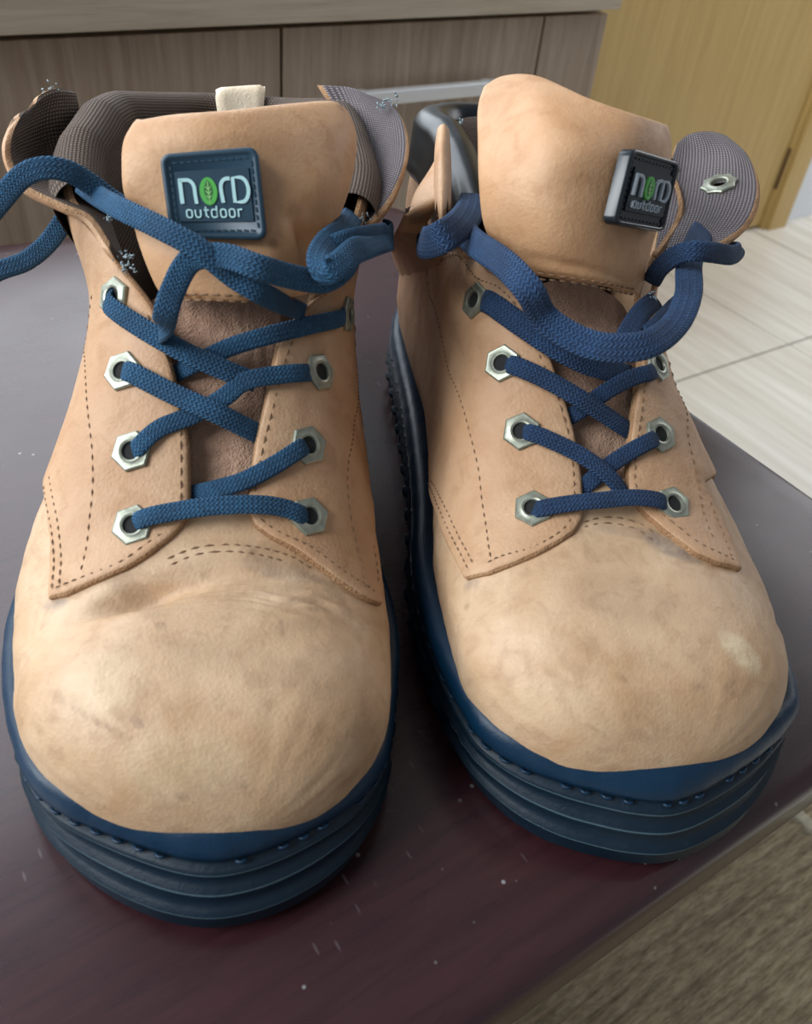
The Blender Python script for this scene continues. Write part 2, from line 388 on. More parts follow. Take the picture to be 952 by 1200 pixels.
# rug: ribs of pile along x
def rug():
    root = rempty('rug', (0, 10, FZ), 'olive brown ribbed rug with pale stripes on the tiled floor under the table', 'rug')
    xs = np.arange(-40, 58.01, 0.9); ys = np.arange(-110, 60, 0.2)
    X, Y = np.meshgrid(xs, ys, indexing='ij')
    Z = np.empty_like(X)
    for i in range(X.shape[0]):
        for j in range(X.shape[1]):
            wob = noise.noise(Vector((X[i, j]*0.12, Y[i, j]*0.3, 0)))*0.2
            Z[i, j] = FZ+0.75+0.42*abs(sin((Y[i, j]+wob)*pi/1.15))+0.10*noise.noise(Vector((X[i, j]*1.2, Y[i, j]*2.2, 5)))
    v = np.stack([X, Y, Z], 2).reshape(-1, 3)
    o = build('woven_pile', rm(v), gridfaces(*X.shape, flip=True), 'rug', root, world=True); o['kind'] = 'stuff'
    rbox('backing', (-40, -110, FZ+0.02), (58, 60, FZ+0.7), 'rug', root)
    for (x0, x1, y0, y1) in ((54.2, 55.9, -100, 11.4), (57.2, 62, 11.5, 58), (57.2, 62, -109, 10.0)):
        xs = np.arange(x0, x1+0.01, (x1-x0)/6); ys = np.arange(y0, y1, 0.2); X, Y = np.meshgrid(xs, ys, indexing='ij')
        ed = np.minimum(X-x0, x1-X).clip(0, 0.3)/0.3
        Z = FZ+0.55+0.62*ed+0.12*np.abs(np.sin(Y*pi/0.95))
        rbox_p = build('pale_stripe', rm(np.stack([X, Y, Z], 2).reshape(-1, 3)), gridfaces(*X.shape, flip=True), 'rugpale', root, world=True)
    return root
rug()
# ------------------------------------------------------------------ boots
def pch(x, X, Y):
    """smooth monotone-ish interpolation"""
    X = np.asarray(X, float); Y = np.asarray(Y, float); x = np.clip(x, X[0], X[-1])
    d = np.diff(Y)/np.diff(X); s = np.zeros(len(X)); s[1:-1] = np.where(d[1:]*d[:-1] > 0, 2*d[1:]*d[:-1]/(d[1:]+d[:-1]+1e-12), 0); s[0] = d[0]; s[-1] = d[-1]
    i = np.clip(np.searchsorted(X, x)-1, 0, len(X)-2); h = X[i+1]-X[i]; t = (x-X[i])/h
    return (2*t**3-3*t**2+1)*Y[i]+(t**3-2*t**2+t)*h*s[i]+(-2*t**3+3*t**2)*Y[i+1]+(t**3-t**2)*h*s[i+1]
SPEC = {
 'L': dict(s0=0.80, WL=[(5, 5.6), (7, 6.15), (9, 6.45), (11, 6.35), (13, 5.85), (16, 5.1), (20, 4.45), (24, 4.15), (28, 3.8), (31, 3.8)], pL=2.0,
           WR=[(5, 5.05), (7, 5.2), (9, 5.1), (11, 4.85), (13, 4.6), (16, 4.55), (20, 4.4), (24, 4.1), (28, 3.8), (31, 3.8)], pR=2.15,
           H=[(0.8, 3.3), (1.0, 4.0), (1.5, 5.0), (2.2, 5.7), (3.2, 6.25), (5, 6.75), (6.6, 6.75), (8, 7.15), (9, 7.75), (10, 8.6), (11.6, 10.1), (13.2, 11.7), (14.5, 13.1), (16, 15.0), (18, 17.5), (20, 19), (31, 19)],
           xc=[(0.8, 0.2), (5, -0.1), (14, 0.0), (31, 0)], lean=0.0, flL=1.7, flR=1.2,
           dents=[(-2.2, 6.35, 1.5, 0.42, -0.75, 0.22), (-2.6, 5.0, 2.0, 0.9, 0.20, 0.0), (1.7, 6.6, 2.6, 0.30, -0.12, -0.1), (1.8, 5.9, 2.4, 0.25, -0.07, -0.12), (2.3, 4.9, 1.7, 0.4, -0.10, 0.35), (0.3, 7.6, 2.0, 0.35, 0.12, 0.0)]),
 'R': dict(s0=0.86, WL=[(5, 5.1), (7, 5.15), (9, 5.1), (11, 4.8), (13, 4.4), (16, 3.9), (20, 3.55), (24, 3.6), (28, 3.6), (31, 3.6)], pL=2.35,
           WR=[(5, 5.75), (7, 6.2), (9, 6.3), (11, 6.0), (13, 5.3), (16, 4.7), (20, 4.4), (24, 4.1), (28, 3.8), (31, 3.8)], pR=2.1,
           H=[(0.86, 3.3), (1.05, 4.0), (1.5, 4.95), (2.2, 5.65), (3.2, 6.2), (5, 6.8), (6.6, 7.05), (8, 7.45), (9, 7.95), (10, 8.7), (11.6, 10.1), (13.2, 11.7), (14.5, 13.1), (16, 15.0), (18, 17.5), (20, 19), (31, 19)],
           xc=[(0.8, 0.8), (5, 0.4), (14, 0.4), (31, 0.4)], lean=-0.10, flL=-0.8, flR=2.2,
           dents=[(0.2, 5.6, 1.7, 1.2, -0.12, 0.0), (0.8, 7.6, 2.2, 0.4, -0.14, 0.2), (-2.2, 6.9, 1.2, 0.3, -0.12, 0.4)]),
}
ZB = 2.85
def surfA(k, s, u):
    """leather surface. s cm back from toe, u 0..1 from right base over the top to left base -> boot frame point"""
    S = SPEC[k]; s = np.asarray(s, float); u = np.asarray(u, float); s, u = np.broadcast_arrays(s, u)
    def halfw(T, p):
        X = [a for a, _ in T]; Y = [b for _, b in T]; w = pch(np.maximum(s, 5), X, Y)
        fr = np.clip(1-(np.clip(5-s, 0, None)/(5-S['s0']))**p, 0, 1)**(1/p)
        bk = np.clip(1-(np.clip(s-26.3, 0, None)/4.7)**2.3, 0, 1)**(1/2.3)
        return w*fr*bk
    wl = halfw(S['WL'], S['pL']); wr = halfw(S['WR'], S['pR'])
    h = pch(s, *zip(*S['H'])); xc = pch(s, *zip(*S['xc']))
    n = np.interp(s, [0.8, 5, 8, 13, 20], [2.7, 2.55, 2.3, 2.25, 2.3])
    ph = u*pi; c = np.cos(ph); sn = np.sin(ph)
    cc = np.abs(c)**(2/n); ss = np.clip(sn, 0, 1)**(2/n)
    x = xc+np.where(c > 0, wr, -wl)*cc
    z = ZB+(h-ZB)*ss
    # slight bulge over the welt and flared collar
    bul = 0.25*np.exp(-((z-4.6)/1.3)**2)*smoothstep((s-1.5)/4)*cc
    fl = np.where(c > 0, S['flR'], S['flL'])*smoothstep((z-9.5)/5)*smoothstep((s-13.5)/4)*(1-0.75*smoothstep((s-25)/5))
    x = x+np.where(c > 0, 1, -1)*(bul+fl)
    x = x+S['lean']*np.clip(z-4, 0, None)
    for (dx, ds, rx, rs, a, rot) in S['dents']:
        X = (x-dx)*cos(rot)+(s-ds)*sin(rot); Y = -(x-dx)*sin(rot)+(s-ds)*cos(rot)
        z = z+a*np.exp(-(X/rx)**2-(Y/rs)**2)*ss
    s2 = s-0.13*np.clip(z-5, 0, None)*smoothstep((s-19)/11)
    return np.stack([x, s2, z], -1)
def surfN(k, s, u):
    e = 0.02; s = np.clip(s, SPEC[k]['s0']+0.04, 30.9); u = np.clip(u, 0.004, 0.996)
    a = surfA(k, s+e, u)-surfA(k, s-e, u); b = surfA(k, s, u+0.003)-surfA(k, s, u-0.003)
    n = np.cross(a, b); n = n/(np.linalg.norm(n, axis=-1, keepdims=True)+1e-9)
    return n
UW = 19.0
class Base:
    def __init__(s, k):
        s.k = k; S = SPEC[k]
        s.ss = np.r_[S['s0']+0.02+np.linspace(0, 1, 24)**2*(5-S['s0']), np.linspace(5, 31, 131)[1:]]
        s.us = np.linspace(0, 1, 141)
        SS, UU = np.meshgrid(s.ss, s.us, indexing='ij'); G = b2v(k, surfA(k, SS, UU)); s.n, s.m = SS.shape
        s.par = np.stack([SS, UU*UW, SS*0], -1).reshape(-1, 3); s.V = G.reshape(-1, 3)
        s.F = []
        for f in gridfaces(s.n, s.m): s.F += [(f[0], f[1], f[2]), (f[0], f[2], f[3])]
        s.bvh = BVHTree.FromPolygons([tuple(v) for v in s.V], s.F, all_triangles=True)
    def hit(s, x, y):
        """pixel -> (s, u*UW)"""
        o = Vector((0, 0, CAM_H)); d = Vector(ray(x, y)).normalized()
        p, n_, i, dist = s.bvh.ray_cast(o, d)
        if p is None or dist > 60:
            best = None
            for t in np.linspace(12, 50, 150):
                q = o+d*t; r = s.bvh.find_nearest(q)
                if best is None or r[3] < best[0]: best = (r[3], r[0], r[2])
            p, i = best[1], best[2]
        a, b, c = s.F[i]
        q = barycentric_transform(p, *(Vector(s.V[j]) for j in (a, b, c)), *(Vector(s.par[j]) for j in (a, b, c)))
        return np.array([q.x, q.y])
    def at(s, su, h=0.0):
        su = np.atleast_2d(su); P = surfA(s.k, su[:, 0], su[:, 1]/UW); N = surfN(s.k, su[:, 0], su[:, 1]/UW)
        return b2v(s.k, P+N*np.asarray(h).reshape(-1, 1) if np.ndim(h) else P+N*h)
    def nat(s, su):
        su = np.atleast_2d(su); N = surfN(s.k, su[:, 0], su[:, 1]/UW); z = np.zeros_like(N)
        return b2v(s.k, N)-b2v(s.k, z)
    def wall(s, side, sv, z):
        """(s,u) on side at height z"""
        us = np.linspace(0, 0.5, 200) if side > 0 else np.linspace(1, 0.5, 200)
        zz = surfA(s.k, np.full(200, sv), us)[:, 2]
        return np.array([sv, float(np.interp(z, zz, us))*UW])
def inside(P, poly):
    x, y = P[:, 0], P[:, 1]; ins = np.zeros(len(P), bool); n = len(poly)
    for i in range(n):
        x0, y0 = poly[i]; x1, y1 = poly[(i+1) % n]
        c = ((y0 > y) != (y1 > y)) & (x < (x1-x0)*(y-y0)/(y1-y0+1e-12)+x0); ins ^= c
    return ins
def distpoly(P, poly):
    d = np.full(len(P), 1e9); n = len(poly)
    for i in range(n):
        a = poly[i]; b = poly[(i+1) % n]; ab = b-a; t = np.clip(((P-a)@ab)/(ab@ab+1e-12), 0, 1)
        d = np.minimum(d, np.linalg.norm(P-a-t[:, None]*ab, axis=1))
    return d
def panel(B, name, poly, T, mats, parent, step=0.3, bstep=0.2, wave=0.0, under=-0.05):
    poly = resample(np.asarray(poly), bstep, True)
    area_ = 0.5*np.sum(poly[:, 0]*np.roll(poly[:, 1], -1)-np.roll(poly[:, 0], -1)*poly[:, 1])
    if area_ < 0: poly = poly[::-1]
    tg = np.roll(poly, -1, 0)-np.roll(poly, 1, 0); nin = np.stack([-tg[:, 1], tg[:, 0]], 1); nin /= np.linalg.norm(nin, axis=1)[:, None]+1e-9
    pts = [poly]; 
    for d in (0.05, 0.13):
        q = poly+nin*d; q = q[inside(q, poly)]; q = q[distpoly(q, poly) > d*0.8]; pts.append(q)
    lo = poly.min(0); hi = poly.max(0)
    gx, gy = np.meshgrid(np.arange(lo[0], hi[0], step), np.arange(lo[1], hi[1], step)); g = np.stack([gx.ravel(), gy.ravel()], 1)
    g = g[inside(g, poly)]; g = g[distpoly(g, poly) > 0.24]; pts.append(g)
    A = np.concatenate(pts); nb = len(poly)
    r = delaunay_2d_cdt([Vector(p) for p in A], [(i, (i+1) % nb) for i in range(nb)], [list(range(nb))], 1, 1e-5)
    vv = np.array([tuple(p) for p in r[0]]); ff = r[2]
    dd = distpoly(vv, poly)
    hh = T*np.interp(dd, [0, 0.05, 0.13, 0.24], [0.45, 0.80, 0.96, 1.0])
    if wave:
        hh = hh+np.array([wave*noise.noise(Vector((p[0]*0.9, p[1]*0.9, T*9))) for p in vv])*np.clip(dd, 0, 1)
    P = B.at(vv, hh)
    buf = Buf(); ff = [tuple(f) for f in ff]
    # orient outward
    a, b, c = (P[i] for i in ff[len(ff)//2][:3]); n_ = np.cross(b-a, c-a)
    if n_ @ B.nat([vv[ff[len(ff)//2][0]]])[0] < 0: ff = [f[::-1] for f in ff]
    Q = B.at(poly, np.full(nb, under)); E = B.at(poly, np.full(nb, T*0.45))
    buf.add(P, ff, 0)
    if len(mats) > 1:
        for q_, f_ in enumerate(ff):
            if dd[list(f_)].max() < 0.07: buf.m[q_] = 1
    sk = gridfaces(2, nb, wrap_j=True)
    EQ = np.concatenate([E, Q]); f0 = sk[0]; e1 = EQ[f0[1]]-EQ[f0[0]]; e2 = EQ[f0[3]]-EQ[f0[0]]
    buf.add(EQ, sk, 1 if len(mats) > 1 else 0)
    return buf.done(name, mats, parent)
def stitches(B, name, paths, parent, h, mat='thread', length=0.27, gap=0.07, r=0.028, wave=0.0):
    """dashed seam lying in the leather: paths in (s,u) space"""
    buf = Buf()
    for path in paths:
        P = resample(np.asarray(path), 0.05); n = int((length+gap)/0.05); m_ = int(length/0.05)
        for i in range(0, len(P)-m_, n):
            seg = P[i:i+m_+1][::2]; wv = np.array([wave*noise.noise(Vector((q[0]*0.9, q[1]*0.9, 0.24*9))) for q in seg])
            C_ = B.at(seg, np.full(len(seg), h)+wv-np.abs(np.linspace(-1, 1, len(seg)))**3*0.03); N = B.nat(seg)
            T_ = np.gradient(C_, axis=0); T_ /= np.linalg.norm(T_, axis=1)[:, None]+1e-9; Bn = np.cross(T_, N)
            rr = r*np.sqrt(np.clip(1-np.linspace(-0.95, 0.95, len(seg))**2, 0.1, 1))[:, None]
            v = np.stack([C_+(N*cos(a)*0.8+Bn*sin(a)*1.1)*rr for a in np.linspace(0, 2*pi, 6)[:-1]], 1).reshape(-1, 3)
            buf.add(v, gridfaces(len(seg), 5, wrap_j=True))
    o = buf.done(name, mat, parent); o['kind'] = 'stuff'; return o
def sweep(buf, C_, N, w, t, mi=0, close=True, uoff=0.0, K=14):
    """flat braided strip: centreline, face normals, half width (array ok), half thickness"""
    C_ = np.asarray(C_); n = len(C_); T_ = np.gradient(C_, axis=0); T_ /= np.linalg.norm(T_, axis=1)[:, None]+1e-9
    N = N-(np.sum(N*T_, 1)[:, None])*T_; N /= np.linalg.norm(N, axis=1)[:, None]+1e-9; Bn = np.cross(T_, N)
    w = np.broadcast_to(np.asarray(w, float), (n,)); t = np.broadcast_to(np.asarray(t, float), (n,))
    L = np.r_[0, np.cumsum(np.linalg.norm(np.diff(C_, axis=0), axis=1))]
    v = []; uv = []
    for i in range(n):
        for j in range(K):
            a = 2*pi*j/K; ca, sa = cos(a), sin(a)
            rx = math.copysign(abs(ca)**0.75, ca); rz = math.copysign(abs(sa)**0.8, sa)
            v.append(C_[i]+Bn[i]*rx*w[i]+N[i]*rz*t[i]); uv.append((L[i]*0.8+uoff, 0.5+0.5*rx*0.98))
    buf.add(v, gridfaces(n, K, wrap_j=True)+[tuple(range(K))[::-1], tuple((n-1)*K+q for q in range(K))], mi, uv)
def lace_path(B, pts, per=9):
    """entries ('b',x,y,h): on the leather lifted h cm; ('z',x,y,z): pixel at height z; optional 5th = face normal (V)"""
    C_, N = [], []
    for e in pts:
        if e[0] == 'b':
            su = B.hit(e[1], e[2]); p = B.at(su, 0.0)[0]; n_ = B.nat(su)[0]
            if e[3]:
                q = p+n_*e[3]
                # keep the strand on its sight line while lifting it off the leather
                d = ray(e[1], e[2]); d /= np.linalg.norm(d); t = e[3]/max(0.35, -(d@n_)); q = p-d*t
            else: q = p
        else: q = atz(e[1], e[2], e[3]); n_ = -ray(e[1], e[2]); n_ /= np.linalg.norm(n_)
        if len(e) > 4: n_ = np.array(e[4], float)
        C_.append(q); N.append(n_/np.linalg.norm(n_))
    return cr(C_, per), cr(N, per)
def pxpatch(rows, per=6): return patch([[atz(*p) for p in r] for r in rows], per)
def slab(name, G, th, mats, parent, front=0, back=1, edge=2, hole=None, bulge=0.0, uvs=1.0, rim=0.0):
    """thick flexible sheet; G front grid, th thickness behind it"""
    N = grid_normals(G); n, m_ = G.shape[:2]
    cen = G.reshape(-1, 3).mean(0); camd = np.array([0, 0, CAM_H])-cen
    flip = (N.reshape(-1, 3).mean(0) @ camd) < 0
    if flip: N = -N
    du = np.minimum(np.arange(n), n-1-np.arange(n))[:, None]*np.linalg.norm(np.gradient(G, axis=0), axis=2).mean()
    dv = np.minimum(np.arange(m_), m_-1-np.arange(m_))[None, :]*np.linalg.norm(np.gradient(G, axis=1), axis=2).mean()
    dd = np.minimum(du, dv)
    rnd = np.sqrt(np.clip(1-(1-np.clip(dd/max(th*0.6, 0.05), 0, 1))**2, 0, 1))
    F_ = G-N*(th*0.45*(1-rnd))[..., None]+N*(bulge*smoothstep(dd/1.5))[..., None]; Bk = G-N*(th-th*0.45*(1-rnd))[..., None]
    L0 = np.cumsum(np.r_[0, np.linalg.norm(np.diff(G[:, m_//2], axis=0), axis=1)]); L1 = np.cumsum(np.r_[0, np.linalg.norm(np.diff(G[n//2], axis=0), axis=1)])
    UV = np.stack(np.meshgrid(L0, L1, indexing='ij'), 2).reshape(-1, 2)*uvs
    ff = gridfaces(n, m_, flip=True); bf = gridfaces(n, m_, flip=False)
    if flip: ff, bf = bf, ff
    if hole is not None:
        hc, hr = hole
        ctr = lambda f: F_.reshape(-1, 3)[list(f)].mean(0)
        keep = [np.linalg.norm(ctr(f)-hc) > hr for f in ff]; keepb = [np.linalg.norm(ctr(f)-hc) > hr for f in bf]
        ff = [f for f, q in zip(ff, keep) if q]; bf = [f for f, q in zip(bf, keepb) if q]
    b = Buf(); b.add(F_.reshape(-1, 3), ff, front, UV)
    if rim > 0:
        for idx, f in enumerate(ff):
            if dd.reshape(-1)[list(f)].max() < rim: b.m[idx] = edge
    b.add(Bk.reshape(-1, 3), bf, back, UV)
    per = [(0, j) for j in range(m_)]+[(i, m_-1) for i in range(1, n)]+[(n-1, j) for j in range(m_-2, -1, -1)]+[(i, 0) for i in range(n-2, 0, -1)]
    ev = np.array([F_[i, j] for i, j in per]+[Bk[i, j] for i, j in per]); b.add(ev, gridfaces(2, len(per), wrap_j=True), edge)
    o = b.done(name, mats, parent); return o
# ---- soles
LEAN = 0.43
def sole(k, root, pts):
    out = cr(pts, 14, closed=True); out = resample(out, 0.12, True); n = len(out)
    tg = np.roll(out, -1, 0)-np.roll(out, 1, 0); nr = np.stack([tg[:, 1], -tg[:, 0]], 1); nr /= np.linalg.norm(nr, axis=1)[:, None]
    if (nr*(out-out.mean(0))).sum() < 0: nr = -nr
    L = np.r_[0, np.cumsum(np.linalg.norm(np.diff(out, axis=0), axis=1))]
    prof = [(-1.6, 0.35), (-0.75, 0.32), (-0.70, 0.0), (-0.30, 0.0), (-0.20, 0.12), (-0.08, 0.5), (-0.02, 0.85), (0.10, 0.98), (0.12, 1.03), (-0.04, 1.10), (-0.06, 1.3), (-0.02, 1.45), (0.05, 1.60), (0.06, 1.66), (-0.11, 1.72), (-0.12, 1.95), (-0.02, 2.13), (0.0, 2.19), (-0.05, 2.28), (-0.17, 2.33), (-0.17, 2.52)]
    toe = np.exp(-((np.clip(out[:, 1], 0, None))/7.0)**2)           # the stacked rolls are full at the toe and fade along the sides
    lug = np.array([0.5+0.5*math.tanh(3*sin(l*2*pi/1.55)) for l in L])*smoothstep((out[:, 1]-3.0)/3)
    notch = np.array([max(0, noise.noise(Vector((l*0.9, 3, 0))))*0.35 for l in L])
    toeln = LEAN*smoothstep((3.2-out[:, 1])/3.6)
    v = []
    for (d, z) in prof:
        dd = d*np.where(d > -0.25, 1.0, 1.0) if isinstance(d, float) else d
        off = d-(lug*0.28*(z < 1.35)*(z > 0.05)+(z < 0.2)*notch*0.5)
        off = off-toeln*np.clip(z-0.4, 0, None)+0.03*np.sin(L*9)*(1.4 < z < 1.7)*smoothstep((out[:, 1]-2)/2)
        spring = 0.25*np.exp(-(np.clip(out[:, 1]+1, 0, None)/2.2)**2)*(z < 0.4)*(1 if z < 0.4 else 0)
        q = out+nr*np.asarray(off).reshape(-1, 1)
        v.append(np.stack([q[:, 0], q[:, 1], np.full(n, z)+spring], 1))
    v = np.concatenate(v); f = gridfaces(len(prof), n, wrap_j=True)
    f.append(tuple(range(n))); f.append(tuple((len(prof)-1)*n+i for i in range(n))[::-1])
    ws = {7, 12, 13, 16, 17}
    o = build('outsole', b2v(k, v), f, ['rubber', 'worn'], root, fm=[1 if (i_//n) in (7, 12, 16) and (i_ < n*(len(prof)-1)) and out[i_ % n, 1] < 4.5 else 0 for i_ in range(len(f))])
    # rand: smooth upper band the leather tucks into
    pr2 = [(-0.5, 2.45), (-0.17, 2.48), (-0.06, 2.56), (0.0, 2.72), (0.0, 2.95), (-0.08, 3.2), (-0.22, 3.36), (-0.42, 3.42), (-0.7, 3.36), (-0.95, 3.1), (-1.3, 2.7)]
    v2 = []
    for (d, z) in pr2:
        q = out+nr*(d-toeln*(z-0.4)+0.006*np.sin(L*5))[:, None]; v2.append(np.stack([q[:, 0], q[:, 1], np.full(n, z)], 1))
    o2 = build('rand', b2v(k, np.concatenate(v2)), gridfaces(len(pr2), n, wrap_j=True), 'rand', root)
    # welt stitches in the groove under the rand
    b = Buf(); st = 0.0; i = 0
    while i < n-6:
        if rng.rand() < 0.75:
            seg = np.array([b2v(k, np.array([*(out[(i+q) % n]-nr[(i+q) % n]*toeln[(i+q) % n]*2.05), 2.47])) for q in range(4)])
            N_ = np.array([b2v(k, np.array([*nr[(i+q) % n], 0.0]))-b2v(k, np.zeros(3)) for q in range(4)])
            sweep(b, seg-N_*0.10+N_*0.07*np.array([0, 1, 1, 0])[:, None], N_, 0.05, 0.05, K=6)
        i += 6
    w_ = b.done('welt_stitching', 'rand', root); w_['kind'] = 'stuff'
    return o
# ---- badge
def badge(k, root, corners, th, mats, name='badge'):
    """corners TL,TR,BR,BL in V cm on the tongue; badge drawn in local units 0..10 x 0..9"""
    TL, TR, BR, BL = [np.asarray(c, float) for c in corners]
    nrm = np.cross(TR-BL, TL-BR); nrm /= np.linalg.norm(nrm); cc_ = (TL+TR+BR+BL)/4
    TL, TR, BR, BL = [q_-((q_-cc_)@nrm)*nrm for q_ in (TL, TR, BR, BL)]
    if nrm @ (np.array([0, 0, CAM_H])-TL) < 0: nrm = -nrm
    def Q(x, y, h=0.0):
        x = x/10.0; y = y/9.0; return TL*(1-x)*(1-y)+TR*x*(1-y)+BR*x*y+BL*(1-x)*y+nrm*h
    def rrect(x0, y0, x1, y1, r, n=6):
        P = []
        for cx, cy, a0 in ((x1-r, y0+r, -90), (x1-r, y1-r, 0), (x0+r, y1-r, 90), (x0+r, y0+r, 180)):
            for a in np.linspace(a0, a0+90, n): P.append((cx+r*cos(radians(a)), cy+r*sin(radians(a))))
        return P
    def prism(buf, P, h0, h1, mi=0, slope=0.0):
        c = np.mean(P, 0); n = len(P)
        v = [Q(*p, h0) for p in P]+[Q(*(np.array(p)+(c-p)*slope), h1) for p in P]
        buf.add(v, gridfaces(2, n, wrap_j=True)+[tuple(range(n, 2*n))], mi)
    b = Buf(); P0 = rrect(0, 0, 10, 9, 1.0)
    # body with raised rim: outer wall, rim, recessed floor
    rings = [(0, -0.1), (0, th*0.75), (0.12, th*0.95), (0.32, th), (0.50, th*0.95), (0.58, th*0.72)]
    v = []
    for ins, h in rings:
        for p in rrect(ins, ins, 10-ins, 9-ins, max(0.3, 1.0-ins*0.7)): v.append(Q(*p, h))
    n = len(P0); b.add(v, gridfaces(len(rings), n, wrap_j=True)+[tuple((len(rings)-1)*n+i for i in range(n))], 0)
    body = b.done(name, mats[0], root, sharp=radians(60))
    # inner plate between two recessed bars
    b = Buf(); P = rrect(1.25, 1.9, 8.9, 7.2, 0.15, 3); prism(b, P, th*0.72, th*0.98, 0, 0.01)
    b.done('plate', mats[0], body, smooth=False)
    # stitches around
    b = Buf()
    def dash(x0, y0, x1, y1, w, h0, h1, mi=0):
        d = np.array([x1-x0, y1-y0], float); L = np.linalg.norm(d); d /= L; nn = np.array([-d[1], d[0]])*w
        prism(b, [(x0+nn[0], y0+nn[1]), (x0-nn[0], y0-nn[1]), (x1-nn[0], y1-nn[1]), (x1+nn[0], y1+nn[1])], h0, h1, mi, 0.1)
    for i in range(11):
        x = 1.2+i*0.72
        for y in (0.98, 8.05): dash(x, y, x+0.5, y+0.06, 0.09, th*0.72, th*0.85)
    for i in range(9):
        y = 1.3+i*0.75
        for x in (0.86, 9.2): dash(x, y, x+0.05, y+0.5, 0.09, th*0.72, th*0.85)
    st = b.done('stitching', mats[3], body, smooth=False); st['kind'] = 'stuff'
    # lettering: strokes as flat raised ribbons
    b = Buf(); h0, h1 = th*0.95, th*1.22
    def stroke(pts, w, closed=False):
        Pp = np.array(pts, float); n_ = len(Pp)
        tg = (np.roll(Pp, -1, 0)-np.roll(Pp, 1, 0)) if closed else np.gradient(Pp, axis=0)
        nn = np.stack([-tg[:, 1], tg[:, 0]], 1); nn /= np.linalg.norm(nn, axis=1)[:, None]+1e-9
        sec = [(-w, h0), (-w*0.92, h1), (w*0.92, h1), (w, h0)]
        v = [Q(*(Pp[i]+nn[i]*o_), h_) for i in range(n_) for o_, h_ in sec]
        f = gridfaces(n_, 4, wrap_i=closed)
        if not closed: f += [(0, 1, 2, 3), tuple((n_-1)*4+q for q in (3, 2, 1, 0))]
        b.add(v, f)
    def arc(cx, cy, rx, ry, a0, a1, n=10): return [(cx+rx*cos(radians(a)), cy+ry*sin(radians(a))) for a in np.linspace(a0, a1, n)]
    W = 0.20
    stroke([(1.75, 2.8), (1.75, 5.3)], W*1.1)                               # n
    stroke([(1.6, 2.85), (2.3, 2.85)]+arc(2.4, 3.75, 0.75, 0.9, -90, 0, 8)+[(3.15, 4.4), (3.2, 5.35)], W)
    stroke([(5.95, 5.3), (5.85, 4.2)]+arc(6.55, 3.8, 0.7, 0.9, 175, 265, 7)+[(6.85, 2.9)], W)      # r
    stroke([(7.15, 2.85)]+arc(7.9, 4.05, 0.75, 1.2, -90, 90, 12)+[(7.15, 5.25)], W, closed=True)   # D
    wS = 0.085; x = 2.35; y0, y1 = 5.95, 6.75                                # outdoor
    def o_(x): stroke(rrect(x, y0, x+0.55, y1, 0.2, 4), wS, closed=True)
    o_(2.05)
    stroke([(2.95, y0), (2.95, y1-0.2)]+arc(3.22, y1-0.25, 0.27, 0.25, 180, 0, 7)[::1]+[(3.5, y0)], wS)
    stroke([(4.05, y0-0.3), (4.05, y1-0.15), (4.3, y1)], wS); stroke([(3.85, y0+0.05), (4.35, y0+0.05)], wS)
    o_(4.62); stroke([(5.17, y0-0.35), (5.17, y1)], wS)
    o_(5.55); o_(6.45)
    stroke([(7.38, y1), (7.38, y0)], wS); stroke([(7.38, y0+0.08), (7.8, y0+0.02)], wS)
    lt = b.done('lettering', mats[1], body, smooth=False)
    b = Buf(); P = arc(4.55, 4.1, 0.92, 1.45, 0, 345, 24); prism(b, P, h0, th*1.2, 0, 0.03); lf = b.done('oval_emblem', mats[2], body, smooth=False)
    b = Buf()
    hl = [(4.55, 2.95), (4.9, 3.5), (5.02, 4.1), (4.85, 4.75), (4.55, 5.1), (4.25, 4.75), (4.08, 4.1), (4.2, 3.5)]
    prism(b, [tuple(p) for p in cr(hl, 4, True)], th*1.15, th*1.225, 0, 0.03)
    h0, h1 = th*1.2, th*1.26
    b.m = [0]*len(b.m)
    nb_ = len(b.f)
    stroke([(4.55, 3.1), (4.57, 5.35)], 0.05)
    for yy in (3.7, 4.15, 4.6):
        stroke([(4.55, yy+0.25), (4.83, yy-0.1)], 0.045); stroke([(4.55, yy+0.25), (4.27, yy-0.1)], 0.045)
    b.m = [0]*nb_+[1]*(len(b.f)-nb_)
    b.done('leaf', ['leafdark', 'leafpale'], body, smooth=False)
    return body
# ---- hexagonal eyelet
def eyelet(B, root, x, y, rot=0.0, r=0.60, star=False, pos=None):
    if pos is None:
        su = B.hit(x, y); c = B.at(su, 0.255+0.06*noise.noise(Vector((su[0]*0.9, su[1]*0.9, 0.24*9))))[0]; n_ = B.nat(su)[0]
        t1 = B.at(su+np.array([0.05, 0]), 0.2)[0]-c
    else: c, n_, t1 = pos
    t1 = t1-(t1@n_)*n_; t1 /= np.linalg.norm(t1); t2 = np.cross(n_, t1)
    b = Buf(); K = 24
    def ring(rad, h, hexa):
        o = []
        for j in range(K):
            a = 2*pi*j/K; rr = rad
            if hexa: a6 = ((a+pi/6) % (pi/3))-pi/6; rr = rad*0.90/cos(a6)
            if star: rr = rad*(1+0.09*cos(8*a)*hexa)
            o.append(c+(t1*cos(a+rot)+t2*sin(a+rot))*rr+n_*h)
        return o
    prof = [(r, -0.04, 1), (r, 0.06, 1), (r*0.92, 0.10, 1), (r*0.66, 0.10, 0.6), (r*0.56, 0.13, 0), (r*0.46, 0.11, 0), (r*0.42, 0.0, 0), (r*0.42, -0.06, 0)]
    v = []
    for p in prof: v += ring(p[0], p[1], p[2] if not (p[2] == 0.6) else 0)
    b.add(v, gridfaces(len(prof), K, wrap_j=True), 0)
    if pos is None:
        b.add(ring(r*0.44, 0.03, 0), [tuple(range(K))], 1)  # dark disc painting the shade inside the unpierced eyelet
    return b.done('eyelet', ['eyelet', 'hole'], root, sharp=radians(38))
